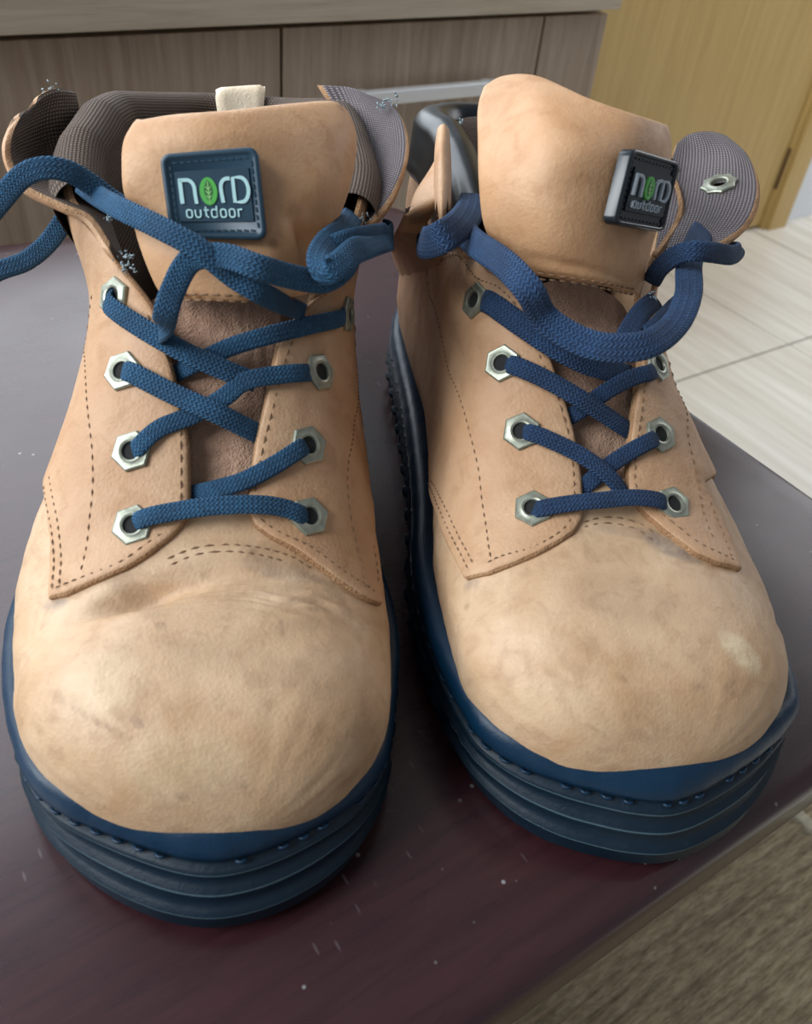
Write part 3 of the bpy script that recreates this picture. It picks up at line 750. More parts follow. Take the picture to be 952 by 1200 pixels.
def px(B, pts): return np.array([B.hit(*p) for p in pts])
def wear_light_attrs(o, B, P, items):
    """scuffs, spots and grime, plus a toe highlight and crease shade painted as colour: (kind, x, y, rx, ry, turn, strength) placed where they are on the boot"""
    n = len(P); vals = {q: np.zeros(n) for q in ('pale', 'stain_shade', 'grime')}
    for kind, x, y, rx, ry, rot, st in items:
        c = B.at(B.hit(x, y))[0]; N = B.nat(B.hit(x, y))[0]; ex = np.array([cos(rot), 0, 0])+np.array([0, 0.8, 0.6])*sin(rot)
        ex = ex-(ex@N)*N; ex /= np.linalg.norm(ex); ey = np.cross(N, ex); d = P-c
        r = np.sqrt((d@ex/rx)**2+(d@ey/ry)**2); vals[kind] = np.maximum(vals[kind], st*(1-smoothstep((r-0.7)/0.6)))
    for q, v in vals.items():
        a = o.data.attributes.new(q, 'FLOAT', 'POINT'); a.data.foreach_set('value', v.astype(np.float32))
def upper(k, root, D):
    """vamp, quarters, gusset, seams, eyelets"""
    B = Base(k); S = SPEC[k]; s0 = S['s0']+0.0004
    # vamp: whole forefoot up to the throat
    thr = D['throat_s']; sv = np.r_[s0+np.linspace(0, 1, 30)**2*(5-s0), np.arange(5.15, 17.0, 0.15)]; uv_ = np.linspace(0, 1, 150)
    SS, UU = np.meshgrid(sv, uv_, indexing='ij')
    # back edge: recessed towards the middle (throat), longer on the sides
    mid = np.exp(-((UU-0.5)/0.17)**4); Smax = thr*mid+16.5*(1-mid)
    SS2 = np.where(SS > 5, 5+(SS-5)*(Smax-5)/(sv[-1]-5), SS)
    su = np.stack([SS2.ravel(), UU.ravel()*UW], 1)
    fine = np.array([noise.noise(Vector((p[0]*1.7, p[1]*1.2, 2.0)))*0.03 for p in su])
    hh = fine*smoothstep((su[:, 0]-s0)/1.0)+D['wrinkle'](su)
    P = B.at(su, hh); f = gridfaces(*SS.shape)
    n_, m_ = SS.shape
    E0 = B.at(su[-m_:], np.full(m_, -0.25)); P = np.concatenate([P, E0]); base = n_*m_-m_
    f2 = [(base+j, base+j+1, n_*m_+j+1, n_*m_+j) for j in range(m_-1)]
    vamp = build('vamp', P, f+f2, ['leather_toe', 'edge'], root, fm=[0]*len(f)+[1]*len(f2))
    wear_light_attrs(vamp, B, P, D.get('wear_light', []))
    # gusset / lower tongue of suede under the lacing
    gs = np.linspace(thr-0.8, 14.0, 44); gu = np.linspace(0.33, 0.67, 60); SS, UU = np.meshgrid(gs, gu, indexing='ij'); su = np.stack([SS.ravel(), UU.ravel()*UW], 1)
    hg = np.array([-0.42+0.16*noise.noise(Vector((p[0]*0.55, p[1]*0.8, 7)))+0.05*noise.noise(Vector((p[0]*3, p[1]*3, 1))) for p in su])
    build('tongue_gusset', B.at(su, hg), gridfaces(*SS.shape), 'suede', root)
    # quarters
    for q in D['quarters']:
        low = px(B, q['px']); side = q['side']
        rest = [B.wall(side, s_, z_) for s_, z_ in q['rest']]
        poly = np.concatenate([low, np.array(rest)])
        o = panel(B, 'quarter', poly, 0.24, ['leather', 'edge'], root, wave=0.06); o['label'] = q['label']
        stitches(B, 'stitching', [cr(px(B, p), 8) for p in q['seams']], o, 0.262, wave=0.06)
    stitches(B, 'throat_stitching', [cr(px(B, p), 8) for p in D['vamp_seams']], vamp, 0.03, mat='thread')
    for (x, y, r) in D['eyelets']: eyelet(B, root, x, y, rot=0.3, r=0.62)
    return B
def collar(k, root, B, D):
    """padded textile collar: inside wall, roll, outside roll"""
    rows = []; uvv = []
    stn = [(-1, s_) for s_ in np.r_[np.arange(D['sL'], 30, 0.5), 30.5, 30.8, 30.95]]+[(1, s_) for s_ in np.r_[30.95, 30.8, 30.5, np.arange(29.5, D['sR'], -0.5)]]
    bulo = D.get('bulge', 0.0); L = 0; last = None
    for side, s_ in stn:
        zt = float(np.interp(s_, *(D['topL'] if side < 0 else D['topR'])))
        row = []
        def pt(z, off):
            su = B.wall(side, s_, z); return B.at(su, off)[0]
        fr = float(smoothstep((31-s_)/3.0))
        c = pt(zt-0.9, -0.15); nn = B.nat(B.wall(side, s_, zt-0.9))[0]; nn[2] = 0; nn /= np.linalg.norm(nn)
        up = np.array([0, 0, 1.0])
        ins = 0.95
        row += [pt(5.5, -0.35), pt(7.5, -0.4), pt(9.5, -0.5), c-up*2.6-nn*0.75, c-up*1.2-nn*ins]
        for a in np.linspace(-20, 180, 9):                                  # the roll
            r_ = 0.85; ca, sa = cos(radians(a)), sin(radians(a))
            row.append(c-nn*(0.05+0.85*ca)+up*(0.9*sa-0.0))
        o1 = 0.65+bulo
        B_ = (bulo > 0)*(side < 0)*float(smoothstep((31-s_)/4)*smoothstep((s_-D['sL'])/1.5))
        tuck = [c+nn*0.45-up*0.9, c+nn*0.1-up*1.6, c-nn*0.3-up*2.2, c-nn*0.4-up*2.6, c-nn*0.5-up*3.0]
        fat = [c+nn*o1-up*0.9, c+nn*(o1+0.1)-up*1.6, c+nn*0.35-up*2.4, c+nn*0.75-up*3.2, c+nn*0.1-up*4.2]
        row += [a_*(1-B_)+b_*B_ for a_, b_ in zip(tuck, fat)]
        rows.append(cr(row, 4))
    G = np.array(rows); n, m_ = G.shape[:2]
    Lr = np.r_[0, np.cumsum(np.linalg.norm(np.diff(G[:, 20], axis=0), axis=1))]; Lc = np.r_[0, np.cumsum(np.linalg.norm(np.diff(G[n//3], axis=0), axis=1))]
    UV = np.stack(np.meshgrid(Lr, Lc, indexing='ij'), 2).reshape(-1, 2)
    f = gridfaces(n, m_); cut = D.get('cut', 13*4)
    nl = sum(1 for q in stn if q[0] < 0)
    fm = [1 if (q[0] % m_) >= cut and q[0]//m_ < nl else 0 for q in f]
    md = D.get('mats', ['lining', 'patent'])
    o = build('collar_padding', G.reshape(-1, 3), f, md, root, fm=fm, uv=UV); return o
def pull_tab(root, p0, p1, w, zr):
    """small leather loop sewn to the heel: p0,p1 V points of the top edge ends"""
    pass
def fray(B, name, spots, root):
    b = Buf()
    for (x, y, z, r) in spots:
        c0 = atz(x, y, z)
        for _ in range(15):
            p = c0+rng.randn(3)*r*0.4; d = rng.randn(3); d /= np.linalg.norm(d); d2 = rng.randn(3)*0.6
            C_ = np.array([p, p+d*r*0.16+d2*r*0.1, p+d*r*0.22+d2*r*0.3]); N = np.cross(d, [0.3, 0.5, 0.9])[None].repeat(3, 0)
            sweep(b, C_, N, 0.028, 0.026, K=4)
    o = b.done(name, 'fray', root); o['kind'] = 'stuff'; return o
# ================================================================== LEFT-HAND BOOT OF THE PICTURE
def wrL(su):
    s = su[:, 0]; u = su[:, 1]/UW
    g = np.exp(-((s-6.3)/0.8)**2)*np.exp(-((u-0.36)/0.17)**2)
    w = np.array([noise.noise(Vector((p[0]*5.5+noise.noise(Vector((p[1]*0.5, p[0], 0)))*1.5, p[1]*0.7, 9))) for p in su])
    return 0.16*g*w
def wrR(su):
    s = su[:, 0]; u = su[:, 1]/UW
    g = np.exp(-((s-7.4)/0.9)**2)*np.exp(-((u-0.5)/0.22)**2)
    w = np.array([noise.noise(Vector((p[0]*4.5, p[1]*0.7, 3))) for p in su])
    return 0.05*g*w
bootL = empty('work_boot', (*BOOT['L'][0], 0), 'tan leather work boot with a blue lace looping out past its folded-open flap', 'boot', 'pair of tan leather work boots')
sole('L', bootL, [(0, -.6), (1.2, -.45), (2.3, -.05), (3.3, .6), (4.2, 1.6), (4.9, 3.2), (5.3, 5), (5.65, 7.5), (5.5, 10), (5.0, 13), (4.7, 16.5), (4.5, 20), (4.4, 24), (4.15, 27), (3.3, 29.6), (1.8, 31.1), (0, 31.5), (-1.8, 31.1), (-3.3, 29.6), (-4.2, 27), (-4.5, 24), (-4.8, 20), (-5.5, 16), (-6.7, 12), (-7.1, 9.2), (-6.85, 7), (-6.25, 4.9), (-5.45, 3.2), (-4.55, 1.8), (-3.55, .85), (-2.4, .1), (-1.2, -.4)])
QL = dict(throat_s=8.75, wrinkle=wrL,
 wear_light=[('stain_shade', 160, 843, .17, .13, .3, .8), ('stain_shade', 188, 731, .12, .10, 0, .6), ('stain_shade', 360, 788, .10, .08, 0, .5), ('stain_shade', 285, 925, .12, .10, 0, .5), ('stain_shade', 100, 838, 1.1, .05, -.3, .45), ('stain_shade', 215, 935, .7, .035, .5, .5), ('grime', 64, 708, .5, .22, 0, .8), ('stain_shade', 425, 880, .9, 1.1, 0, .35), ('stain_shade', 300, 780, 2.2, .5, -.1, .18), ('stain_shade', 150, 690, 1.3, .35, -.5, .35), ('grime', 330, 668, 1.2, .3, 0, .45), ('stain_shade', 330, 735, .05, .30, .2, .5), ('pale', 215, 900, 1.6, .9, .1, .28), ('pale', 120, 800, 1.2, .8, 0, .2)],  # besides real marks, paints the front toe highlight and the crease shade
 quarters=[
  dict(side=-1, label='left-hand quarter with a curled top edge', px=[(53, 565), (60, 600), (64, 640), (62, 680), (60, 704), (80, 700), (101, 690), (126, 679), (151, 668), (177, 652), (202, 632), (218, 614), (224, 596), (224, 572), (223, 521), (216, 484), (207, 446), (198, 408), (187, 370), (170, 344), (151, 322)],
       rest=[(15.2, 12.6), (17, 13.6), (20, 14.2), (23, 14.0), (26, 13.4), (28.5, 12.8), (30.2, 12.4), (30.9, 11.5), (30.9, 7), (30.8, 3.2), (28, 3.0), (22, 2.95), (16.5, 3.0), (15.0, 4.0)],
       seams=[[(66, 560), (74, 610), (78, 650), (76, 696)], [(60, 572), (67, 620), (70, 655), (68, 696)], [(118, 345), (111, 396), (109, 440), (112, 500), (115, 560), (108, 630), (98, 682)], [(178, 372), (196, 415), (206, 452), (213, 500), (214, 570), (213, 598)], [(72, 694), (100, 681), (148, 660), (196, 625)]]),
  dict(side=1, label='right-hand quarter with a flared top edge', px=[(435, 630), (441, 668), (444, 711), (432, 708), (419, 701), (393, 683), (372, 667), (353, 653), (335, 642), (318, 633), (298, 618), (292, 607), (290, 572), (300, 512), (313, 456), (323, 406), (336, 384), (353, 365), (378, 342), (400, 322)],
       rest=[(15.2, 12.6), (17, 13.4), (20, 13.9), (23, 13.8), (26, 13.3), (28.5, 12.8), (30.2, 12.4), (30.9, 11.5), (30.9, 7), (30.8, 3.2), (28, 3.0), (22, 2.95), (14, 3.0), (12.5, 4.0), (11.6, 5.2)],
       seams=[[(416, 380), (412, 440), (407, 500), (401, 550), (403, 600), (414, 650), (421, 694)], [(431, 640), (437, 690)], [(343, 392), (330, 425), (322, 462), (309, 516), (299, 574), (302, 606), (325, 626), (360, 645), (400, 674), (436, 700)]]),
 ],
 vamp_seams=[[(196, 655), (240, 640), (290, 640), (340, 652), (372, 672)], [(200, 662), (240, 648), (290, 648), (340, 660)]],
 eyelets=[(159, 618, 1), (159, 531, 1), (150, 438, 1), (141, 350, 1), (359, 608, 1), (357, 524, 1), (369, 438, 1), (399, 368, 1)])
BL = upper('L', bootL, QL)
collar('L', bootL, BL, dict(sL=17.0, sR=17.0, topL=([17, 20, 23, 26, 28.5, 31], [14.2, 14.9, 15.0, 14.6, 14.0, 13.4]), topR=([17, 20, 23, 26, 28.5, 31], [14.0, 14.4, 14.7, 14.8, 14.2, 13.4]), mats=['lining', 'lining']))
# folded-open flaps (lining faces the lens, raw edge all round)
G = pxpatch([[(92, 106, 14.8), (70, 104, 15.3), (50, 112, 15.3), (34, 124, 15.1), (24, 136, 15.0)],
             [(98, 132, 14.3), (66, 135, 14.6), (44, 142, 14.6), (24, 152, 14.7), (13, 160, 14.75)],
             [(102, 168, 13.5), (70, 168, 13.8), (46, 174, 13.8), (24, 182, 14.1), (13, 190, 14.3)],
             [(108, 200, 13.1), (82, 205, 13.3), (62, 209, 13.4), (42, 214, 13.7), (30, 217, 14.0)],
             [(118, 228, 13.1), (108, 229, 13.1), (96, 232, 13.3), (82, 236, 13.6), (72, 238, 13.8)],
             [(132, 262, 12.8), (126, 261, 12.9), (120, 261, 13.1), (113, 258, 13.4), (106, 252, 13.6)],
             [(150, 312, 12.4), (147, 309, 12.5), (143, 304, 12.7), (138, 298, 12.9), (132, 288, 13.1)]], 7)
o = slab('collar_flap', G, 0.30, ['lining', 'leather', 'edge'], bootL, rim=0.16); o['label'] = 'left-hand flap folded open with brown mesh lining'
G = pxpatch([[(372, 96, 14.9), (398, 98, 14.9), (420, 104, 15.0), (440, 112, 15.0), (456, 117, 15.0)],
             [(390, 125, 14.4), (410, 126, 14.4), (432, 128, 14.6), (456, 132, 14.75), (472, 138, 14.8)],
             [(405, 160, 13.9), (420, 162, 13.9), (440, 164, 14.0), (462, 168, 14.3), (478, 170, 14.45)],
             [(412, 195, 13.4), (424, 196, 13.4), (440, 198, 13.6), (458, 202, 13.9), (470, 206, 14.0)],
             [(412, 228, 12.9), (420, 230, 12.95), (430, 233, 13.1), (441, 237, 13.4), (450, 242, 13.6)],
             [(404, 262, 12.4), (408, 264, 12.5), (412, 266, 12.7), (416, 268, 12.9), (420, 270, 13.1)]], 7)
o = slab('collar_flap', G, 0.30, ['lining_grey', 'leather', 'edge'], bootL, rim=0.16); o['label'] = 'right-hand flap flared outwards with grey mesh lining'
# leather bridge between the top of the quarter and the flap
def tongue(k, root, rows, th, mats, name='tongue', folds=()):
    G = pxpatch(rows, 9); N = grid_normals(G); toc = np.array([0, 0, CAM_H])-G
    N = N*np.sign((N*toc).sum(2))[..., None]; n, m_ = G.shape[:2]; U, V = np.meshgrid(np.linspace(0, 1, n), np.linspace(0, 1, m_), indexing='ij')
    for (u0, v0, u1, v1, wd, a) in folds:
        d = np.array([u1-u0, v1-v0]); t = np.clip(((U-u0)*d[0]+(V-v0)*d[1])/(d@d), 0, 1)
        dist = np.sqrt((U-u0-t*d[0])**2+(V-v0-t*d[1])**2); G = G+N*(a*np.exp(-(dist/wd)**2)*(0.35+0.65*np.sin(pi*np.clip(t, 0.05, 0.95))))[..., None]; return G, slab(name, G, th, mats, root)
GtL, tg = tongue('L', bootL, [
  [(153, 138, 16.7), (200, 127, 17.1), (275, 121, 17.3), (345, 113, 17.2), (388, 111, 17.0), (405, 119, 16.6)],
  [(135, 168, 16.0), (200, 165, 16.5), (275, 160, 16.7), (350, 155, 16.6), (402, 150, 16.4), (422, 160, 15.8)],
  [(136, 215, 15.1), (200, 210, 15.5), (275, 205, 15.8), (350, 205, 15.7), (398, 208, 15.4), (416, 212, 14.7)],
  [(148, 262, 14.0), (205, 255, 14.5), (275, 252, 14.8), (340, 252, 14.8), (384, 256, 14.4), (400, 258, 13.7)],
  [(160, 300, 13.2), (210, 300, 13.7), (270, 298, 13.9), (325, 296, 13.95), (365, 295, 13.5), (382, 297, 12.9)],
  [(176, 335, 12.4), (215, 338, 12.8), (270, 338, 13.0), (320, 338, 13.0), (352, 336, 12.8), (368, 334, 12.2)],
  [(188, 352, 12.0), (220, 356, 12.3), (270, 357, 12.5), (320, 355, 12.5), (346, 352, 12.3), (362, 348, 11.9)]], 0.75, ['tongue', 'lining', 'edge'], folds=[(0.50, 0.62, 0.80, 0.92, 0.035, -0.38), (0.58, 0.55, 0.86, 0.82, 0.05, 0.26), (0.55, 0.05, 0.72, 0.30, 0.03, -0.22), (0.80, 0.15, 0.86, 0.75, 0.03, -0.16), (0.70, 0.1, 0.78, 0.5, 0.04, 0.09)])
class GridHit:
    def __init__(s, G):
        n, m_ = G.shape[:2]; s.bvh = BVHTree.FromPolygons([tuple(v) for v in G.reshape(-1, 3)], gridfaces(n, m_))
    def __call__(s, x, y):
        p = s.bvh.ray_cast(Vector((0, 0, CAM_H)), Vector(ray(x, y)).normalized())[0]
        if p is None:
            o = Vector((0, 0, CAM_H)); d = Vector(ray(x, y)).normalized()
            p = min((s.bvh.find_nearest(o+d*t) for t in np.linspace(8, 45, 120)), key=lambda r: r[3])[0]
        return np.array(p)
HL = GridHit(GtL)
def gstitch(H, lines, root, up=0.27, name='tongue_stitching', mat='thread'):
    b = Buf()
    for line in lines:
        P = resample(cr([H(*p) for p in line], 8), 0.06)
        for i in range(0, len(P)-4, 6):
            seg = P[i:i+5]; d = -seg/np.linalg.norm(seg, axis=1)[:, None]; N = np.tile(np.array([0, -0.5, 0.8]), (5, 1)); toc = np.array([0, 0, CAM_H])-seg; toc /= np.linalg.norm(toc, axis=1)[:, None]
            sweep(b, seg+toc*up, toc, 0.04*np.array([.4, 1, 1, 1, .4]), 0.035, K=5)
    o = b.done(name, mat, root); o['kind'] = 'stuff'
badge('L', bootL, [HL(*p)+0.34*(np.array([0, 0, CAM_H])-HL(*p))/np.linalg.norm(np.array([0, 0, CAM_H])-HL(*p)) for p in ((187, 181), (303, 173), (313, 281), (202, 280))], 0.15, ['badge', 'letter', 'leaf', 'badge'])
gstitch(HL, [[(200, 345), (240, 345), (290, 347), (340, 345)], [(205, 352), (250, 352), (300, 354), (345, 350)]], tg, 0.2)
# laces
b = Buf()
def run(B, pts, w=0.29, t=0.10, mi=0, per=9, buf=None):
    C_, N = lace_path(B, pts, per); sweep(buf if buf is not None else b, C_, N, w, t, mi)
run(BL, [('b', 158, 617, 0.05), ('b', 166, 608, 0.42), ('b', 200, 600, 0.5), ('b', 250, 593, 0.6), ('b', 300, 591, 0.6), ('b', 332, 595, 0.5), ('b', 354, 603, 0.4), ('b', 360, 608, 0.0)])
run(BL, [('b', 359, 522, 0.0), ('b', 352, 526, 0.42), ('b', 322, 545, 0.42), ('b', 285, 564, 0.35), ('b', 250, 574, 0.15), ('b', 222, 580, -0.2)])
run(BL, [('b', 158, 533, 0.0), ('b', 162, 524, 0.42), ('b', 187, 502, 0.36), ('b', 227, 486, 0.25), ('b', 262, 466, 0.35), ('b', 285, 448, 0.4), ('b', 313, 441, 0.45), ('b', 352, 437, 0.42), ('b', 370, 437, 0.0)])
run(BL, [('b', 146, 438, 0.0), ('b', 152, 436, 0.42), ('b', 202, 461, 0.5), ('b', 252, 483, 0.62), ('b', 290, 502, 0.2), ('b', 312, 512, -0.25)], w=0.32)
run(BL, [('b', 130, 346, 0.1), ('b', 128, 358, 0.42), ('b', 166, 384, 0.45), ('b', 217, 413, 0.5), ('b', 262, 433, 0.45), ('b', 300, 448, 0.2)], w=0.32)
run(BL, [('b', 403, 366, 0.05), ('b', 400, 373, 0.42), ('b', 373, 379, 0.42), ('b', 323, 391, 0.35), ('b', 272, 406, 0.2), ('b', 235, 423, 0.1), ('b', 205, 438, -0.25)])
# upper crossing strand and its partner
run(BL, [('z', 96, 216, 14.4), ('z', 112, 228, 14.5), ('z', 140, 244, 14.9), ('z', 190, 268, 15.0), ('z', 235, 293, 14.7), ('z', 275, 325, 14.0), ('z', 315, 348, 13.4), ('b', 350, 364, 0.3), ('b', 372, 372, -0.3)], w=0.32)
run(BL, [('b', 190, 396, -0.3), ('z', 193, 374, 12.9), ('z', 203, 340, 13.6), ('z', 224, 305, 14.3), ('z', 262, 300, 14.6), ('z', 303, 313, 14.6), ('z', 345, 325, 14.1), ('z', 380, 329, 13.8), ('z', 402, 316, 13.9), ('z', 412, 300, 13.8), ('z', 430, 288, 13.6)], w=0.34)
# knot loop round the right-hand hook
run(BL, [('z', 414, 252, 13.4), ('z', 402, 270, 14.0), ('z', 384, 284, 14.3), ('z', 375, 302, 14.4), ('z', 382, 318, 14.3), ('z', 400, 308, 14.4), ('z', 418, 293, 14.4), ('z', 440, 287, 13.8, (0.25, -0.6, 0.75)), ('z', 455, 281, 13.0, (0.3, -0.8, 0.5)), ('z', 458, 272, 12.4, (0.8, -0.5, 0.2)), ('z', 448, 268, 12.2, (0.3, 0.8, 0.2)), ('z', 425, 278, 12.4, (0, 0.9, 0.3))], w=0.38)
run(BL, [('z', 378, 296, 14.0), ('z', 400, 283, 14.2), ('z', 428, 276, 14.0), ('z', 452, 272, 13.2)], w=0.30)
# long loop that leaves over the left flap and returns
run(BL, [('z', 150, 246, 14.2), ('z', 128, 232, 14.4), ('z', 105, 215, 14.8), ('z', 80, 201, 15.2), ('z', 52, 197, 15.3), ('z', 26, 207, 15.0), ('z', 0, 236, 14.2), ('z', -40, 285, 12.6), ('z', -75, 325, 11.0), ('z', -70, 348, 10.2), ('z', -35, 334, 10.4), ('z', 0, 317, 10.9), ('z', 30, 306, 11.2), ('z', 56, 285, 11.8), ('z', 78, 255, 12.6), ('z', 94, 236, 12.9)], w=0.32, per=10)
laceL = b.done('shoelace', 'lace', bootL)
fray(BL, 'frayed_thread', [(60, 106, 15.2, 0.35), (125, 252, 13.4, 0.3), (146, 300, 12.8, 0.35), (148, 316, 12.6, 0.3), (462, 118, 15.1, 0.35), (448, 124, 15.0, 0.25), (425, 258, 13.4, 0.25)], bootL)
# heel pull tab seen over the tongue
def strap(root, rows, th, mat='tab', name='pull_tab'):
    G = pxpatch(rows, 5); return slab(name, G, th, [mat, mat, mat], root)
o = strap(bootL, [[(253, 101, 13.9), (280, 99, 13.9), (311, 97, 13.9)], [(254, 112, 13.7), (281, 110, 13.7), (311, 109, 13.7)], [(258, 150, 12.6), (282, 150, 12.6), (308, 150, 12.6)]], 0.35); o['label'] = 'cream leather pull tab at the heel'
# ================================================================== RIGHT-HAND BOOT OF THE PICTURE
bootR = empty('work_boot', (*BOOT['R'][0], 0), 'tan leather work boot with a pale toe scuff, standing nearer the tiled floor', 'boot', 'pair of tan leather work boots')
sole('R', bootR, [(-5.45, 8.4), (-5.2, 5.8), (-4.7, 3.6), (-4.1, 2.2), (-3.35, 1.1), (-2.4, .3), (-1.4, -.2), (-.2, -.6), (1.1, -.75), (2.6, -.4), (4.2, .4), (5.6, 1.7), (6.6, 3.3), (7.1, 5.8), (7.3, 8.5), (7.0, 11.5), (6.0, 14.5), (5.0, 18), (4.6, 21), (4.4, 24.5), (4.15, 27), (3.3, 29.6), (1.8, 31.1), (0, 31.5), (-1.8, 31.1), (-3.2, 29.6), (-3.95, 27), (-4.15, 24), (-4.3, 20), (-4.6, 16), (-4.95, 13), (-5.35, 10.7)])
QR = dict(throat_s=8.9, wrinkle=wrR,
 wear_light=[('pale', 868, 762, .75, .42, -.5, .8), ('pale', 884, 776, .35, .3, 0, .7), ('stain_shade', 729, 797, .14, .11, 0, .7), ('grime', 788, 641, 1.0, .4, -.3, 1.0), ('grime', 750, 625, 1.3, .25, 0, .5), ('stain_shade', 735, 700, 1.8, .9, 0, .25), ('grime', 553, 684, .35, .2, 0, .6), ('stain_shade', 858, 812, .5, .05, -.5, .5), ('stain_shade', 820, 806, .3, .05, 0, .4), ('stain_shade', 695, 852, .08, .08, 0, .5), ('stain_shade', 760, 830, .06, .3, 0, .3), ('pale', 660, 830, 1.6, .8, 0, .22)],
 quarters=[
  dict(side=-1, label='left-hand quarter with a folded narrow flap', px=[(500, 562), (505, 580), (518, 612), (532, 648), (548, 681), (575, 675), (606, 663), (632, 652), (657, 638), (672, 627), (681, 610), (682, 585), (681, 562), (677, 534), (672, 507), (665, 482), (657, 457), (646, 424), (634, 391), (623, 366), (611, 346), (595, 330), (576, 318), (546, 305), (508, 308)],
       rest=[(16.5, 11.5), (19, 12.2), (22, 12.4), (25, 12.3), (28.5, 12.2), (30.2, 12.0), (30.9, 11.5), (30.9, 7), (30.8, 3.2), (28, 3.0), (22, 2.95), (16.5, 3.0), (14.0, 4.0)],
       seams=[[(506, 566), (524, 604), (540, 640), (556, 674)], [(512, 564), (530, 600), (547, 638), (563, 670)], [(507, 318), (512, 350), (530, 420), (550, 480), (564, 545), (572, 610), (580, 662)], [(520, 312), (560, 322), (590, 340), (608, 362), (624, 400), (645, 450), (660, 496), (668, 540), (671, 590), (662, 618), (630, 642), (575, 664)]]),
  dict(side=1, label='right-hand quarter turned away from the lens', px=[(822, 568), (843, 608), (858, 645), (866, 671), (838, 664), (813, 653), (792, 637), (773, 623), (755, 606), (743, 593), (733, 576), (732, 562), (733, 540), (735, 517), (738, 488), (743, 457), (747, 420), (752, 390), (758, 361), (772, 338), (788, 318)],
       rest=[(15.6, 12.6), (17, 13.4), (20, 13.9), (23, 13.8), (26, 13.3), (28.5, 12.8), (30.2, 12.4), (30.9, 11.5), (30.9, 7), (30.8, 3.2), (28, 3.0), (22, 2.95), (14, 3.0), (12.5, 4.0), (11.5, 5.2)],
       seams=[[(766, 395), (754, 440), (746, 490), (741, 540), (742, 575), (762, 598), (790, 622), (820, 644), (856, 662)], [(790, 420), (792, 460), (800, 510), (812, 570), (832, 640)], [(826, 590), (842, 630), (852, 660)]]),
 ],
 vamp_seams=[[(684, 612), (715, 606), (745, 612), (775, 632)], [(684, 618), (715, 613), (745, 620), (770, 638)]],
 eyelets=[(625, 600, 1), (612, 508, 1), (592, 428, 1), (563, 354, 1), (784, 594, 1), (768, 512, 1), (764, 430, 1), (772, 372, 1)])
BR = upper('R', bootR, QR)
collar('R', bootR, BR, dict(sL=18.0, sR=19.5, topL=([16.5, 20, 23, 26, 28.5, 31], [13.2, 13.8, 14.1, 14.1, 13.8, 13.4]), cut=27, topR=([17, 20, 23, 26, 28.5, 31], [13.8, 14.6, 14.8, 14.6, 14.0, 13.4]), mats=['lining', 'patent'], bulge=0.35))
starc = None
G = pxpatch([[(792, 168, 14.60), (806, 156, 14.90), (822, 152, 15.10), (838, 153, 15.10), (852, 158, 15.10)],
             [(782, 196, 14.10), (806, 182, 14.40), (832, 176, 14.70), (858, 176, 14.90), (878, 180, 14.90)],
             [(776, 224, 13.60), (802, 214, 13.90), (830, 210, 14.20), (862, 208, 14.50), (891, 210, 14.60)],
             [(772, 250, 13.20), (796, 246, 13.50), (824, 244, 13.80), (856, 240, 14.10), (890, 238, 14.30)],
             [(768, 276, 12.80), (788, 274, 13.10), (812, 272, 13.40), (842, 266, 13.70), (876, 264, 13.90)],
             [(764, 302, 12.40), (780, 298, 12.70), (800, 294, 13.00), (822, 290, 13.30), (845, 284, 13.60)]], 12)
hc = GridHit(G)(843, 217)
o = slab('collar_flap', G, 0.30, ['lining_grey', 'leather', 'edge'], bootR, rim=0.16, hole=(hc, 0.22)); o['label'] = 'right-hand flap spread open with grey ribbed lining'
nn = np.array([0, 0, CAM_H])-hc; nn /= np.linalg.norm(nn); nn2 = GridHit(G).bvh.find_nearest(Vector(hc))[1]; nn2 = np.array(nn2); nn2 = nn2 if nn2@nn > 0 else -nn2
e = eyelet(BR, bootR, 0, 0, r=0.62, star=True, pos=(hc+nn2*0.02, nn2, np.array([1.0, 0, 0]))); e['label'] = 'star-shaped back of an eyelet'
# narrow left flap, folded so its outer leather shows
G = pxpatch([[(512, 150, 14.9), (516, 142, 15.2), (522, 141, 15.3), (528, 150, 15.1)],
             [(508, 175, 14.6), (515, 172, 15.0), (523, 172, 15.0), (530, 175, 14.7)],
             [(507, 205, 14.2), (515, 205, 14.6), (524, 205, 14.6), (531, 205, 14.3)],
             [(507, 235, 13.7), (514, 238, 14.1), (522, 240, 14.1), (531, 236, 13.8)],
             [(512, 262, 13.2), (517, 262, 13.5), (523, 262, 13.5), (530, 256, 13.2)],
             [(526, 296, 12.6), (529, 294, 12.7), (533, 292, 12.7), (538, 288, 12.6)]], 6)
o = slab('collar_flap', G, 0.35, ['leather', 'lining', 'edge'], bootR); o['label'] = 'left-hand flap folded edge-on, outer leather showing'
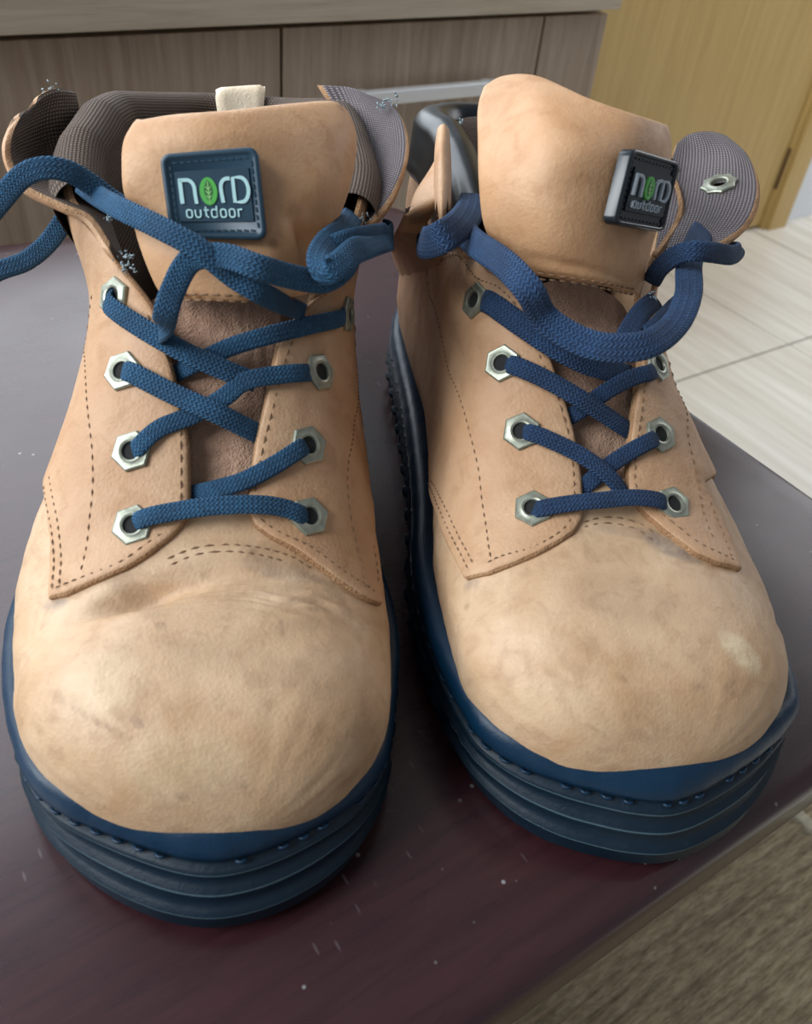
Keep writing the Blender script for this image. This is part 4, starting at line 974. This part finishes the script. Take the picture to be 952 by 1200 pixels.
# outer leather of the ankle behind that flap
G = pxpatch([[(518, 165, 14.5), (508, 188, 14.1), (499, 206, 13.7)],
             [(517, 195, 14.3), (501, 218, 13.9), (481, 232, 13.5)],
             [(518, 235, 13.9), (498, 250, 13.4), (473, 262, 12.9)],
             [(524, 275, 12.9), (502, 285, 12.3), (472, 292, 11.4)],
             [(534, 316, 12.3), (506, 320, 11.7), (469, 330, 10.6)]], 1)
for r_, h_ in ((4, -0.2), (3, 0.9)):
    for c_, q_ in enumerate([[(534, 330), (506, 336), (472, 345)], [(524, 285), (502, 292), (472, 300)]][4-r_]): G[r_, c_] = BR.at(BR.hit(*q_), h_)[0]
G = patch(G, 6)
slab('ankle_panel', G, 0.3, ['leather', 'lining', 'edge'], bootR)
GtR, tgR = tongue('R', bootR, [
  [(566, 96, 17.2), (590, 82, 17.5), (630, 82, 17.8), (690, 110, 17.8), (750, 130, 17.5), (788, 143, 16.7)],
  [(556, 125, 16.8), (590, 115, 17.2), (640, 118, 17.6), (700, 135, 17.5), (752, 155, 17.1), (794, 170, 16.2)],
  [(555, 170, 16.0), (590, 165, 16.5), (645, 170, 16.9), (700, 180, 16.8), (750, 198, 16.2), (790, 212, 15.3)],
  [(556, 220, 15.1), (595, 218, 15.6), (645, 220, 15.9), (700, 230, 15.7), (745, 245, 15.1), (780, 256, 14.2)],
  [(562, 265, 14.1), (600, 266, 14.5), (650, 270, 14.8), (700, 278, 14.6), (740, 288, 14.0), (768, 296, 13.2)],
  [(580, 302, 13.0), (615, 308, 13.4), (655, 314, 13.6), (700, 320, 13.5), (735, 328, 13.0), (758, 334, 12.3)],
  [(592, 318, 12.4), (625, 326, 12.8), (660, 332, 13.0), (700, 338, 12.9), (732, 344, 12.5), (752, 348, 11.9)]], 0.75, ['tongue', 'lining', 'edge'], folds=[(0.80, 0.25, 0.84, 0.8, 0.03, -0.10), (0.74, 0.4, 0.78, 0.95, 0.03, -0.07), (0.88, 0.1, 0.9, 0.9, 0.03, 0.08), (0.66, 0.7, 0.8, 0.98, 0.04, -0.1)])
HR = GridHit(GtR)
def lift(H, x, y, d): p = H(x, y); c = np.array([0, 0, CAM_H])-p; return p+d*c/np.linalg.norm(c)
badge('R', bootR, [lift(HR, 731, 173, .5), lift(HR, 787, 190, .5), lift(HR, 768, 272, .45), lift(HR, 709, 262, .45)], 0.34, ['badge_R', 'letter_R', 'leaf', 'badge_R'])
gstitch(HR, [[(630, 320), (670, 326), (710, 332), (748, 340)], [(632, 327), (670, 334), (710, 340), (746, 346)]], tgR, 0.2)
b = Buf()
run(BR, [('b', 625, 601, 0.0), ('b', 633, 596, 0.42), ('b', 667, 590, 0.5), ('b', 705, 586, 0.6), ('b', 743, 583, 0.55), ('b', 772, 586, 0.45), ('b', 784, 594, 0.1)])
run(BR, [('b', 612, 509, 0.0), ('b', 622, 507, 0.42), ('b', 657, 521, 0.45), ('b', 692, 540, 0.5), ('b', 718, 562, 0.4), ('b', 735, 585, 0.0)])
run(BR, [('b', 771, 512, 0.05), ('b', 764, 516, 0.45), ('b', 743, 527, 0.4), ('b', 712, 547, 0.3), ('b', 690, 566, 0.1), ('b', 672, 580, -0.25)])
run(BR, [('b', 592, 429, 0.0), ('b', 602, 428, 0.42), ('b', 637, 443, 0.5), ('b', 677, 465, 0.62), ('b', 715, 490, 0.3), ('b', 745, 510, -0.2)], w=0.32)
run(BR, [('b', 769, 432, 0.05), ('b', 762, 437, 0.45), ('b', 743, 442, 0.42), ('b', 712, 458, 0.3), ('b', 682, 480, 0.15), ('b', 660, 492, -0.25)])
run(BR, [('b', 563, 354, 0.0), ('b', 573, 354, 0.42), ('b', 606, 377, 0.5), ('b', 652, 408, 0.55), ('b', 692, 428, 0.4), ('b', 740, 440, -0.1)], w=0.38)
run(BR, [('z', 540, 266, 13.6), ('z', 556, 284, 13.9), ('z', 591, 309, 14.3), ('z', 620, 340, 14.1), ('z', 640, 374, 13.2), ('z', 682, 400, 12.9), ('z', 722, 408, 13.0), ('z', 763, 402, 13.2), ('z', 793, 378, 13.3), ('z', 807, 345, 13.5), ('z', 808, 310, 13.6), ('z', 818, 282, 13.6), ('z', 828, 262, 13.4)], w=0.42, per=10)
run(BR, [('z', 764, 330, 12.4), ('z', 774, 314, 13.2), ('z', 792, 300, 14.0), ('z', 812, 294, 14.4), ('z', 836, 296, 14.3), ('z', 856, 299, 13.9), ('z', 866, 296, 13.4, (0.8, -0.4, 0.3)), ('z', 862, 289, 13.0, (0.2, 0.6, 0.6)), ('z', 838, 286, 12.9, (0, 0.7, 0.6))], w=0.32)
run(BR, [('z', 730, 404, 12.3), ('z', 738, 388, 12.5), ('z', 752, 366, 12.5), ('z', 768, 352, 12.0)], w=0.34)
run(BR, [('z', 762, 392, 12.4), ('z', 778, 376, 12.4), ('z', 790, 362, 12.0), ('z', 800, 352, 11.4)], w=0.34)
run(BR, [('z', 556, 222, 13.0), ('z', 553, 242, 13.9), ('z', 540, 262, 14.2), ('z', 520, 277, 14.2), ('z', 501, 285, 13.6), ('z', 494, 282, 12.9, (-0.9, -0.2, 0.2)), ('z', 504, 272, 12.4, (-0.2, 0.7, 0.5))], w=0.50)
laceR = b.done('shoelace', 'lace_shaded', bootR)
fray(BR, 'frayed_thread', [(522, 146, 13.7, 0.25), (540, 145, 13.6, 0.25), (765, 345, 12.4, 0.2)], bootR)
# inner lining seen in the dark gap between flap and tongue
G = pxpatch([[(536, 142, 13.4), (548, 136, 13.3), (566, 134, 13.2)], [(534, 180, 12.6), (548, 178, 12.4), (566, 176, 12.2)], [(532, 225, 11.8), (548, 225, 11.4), (566, 225, 11.2)], [(538, 280, 11.0), (552, 280, 10.6), (570, 282, 10.4)]], 5)
slab('inner_lining', G, 0.2, ['lining', 'lining', 'lining'], bootR)
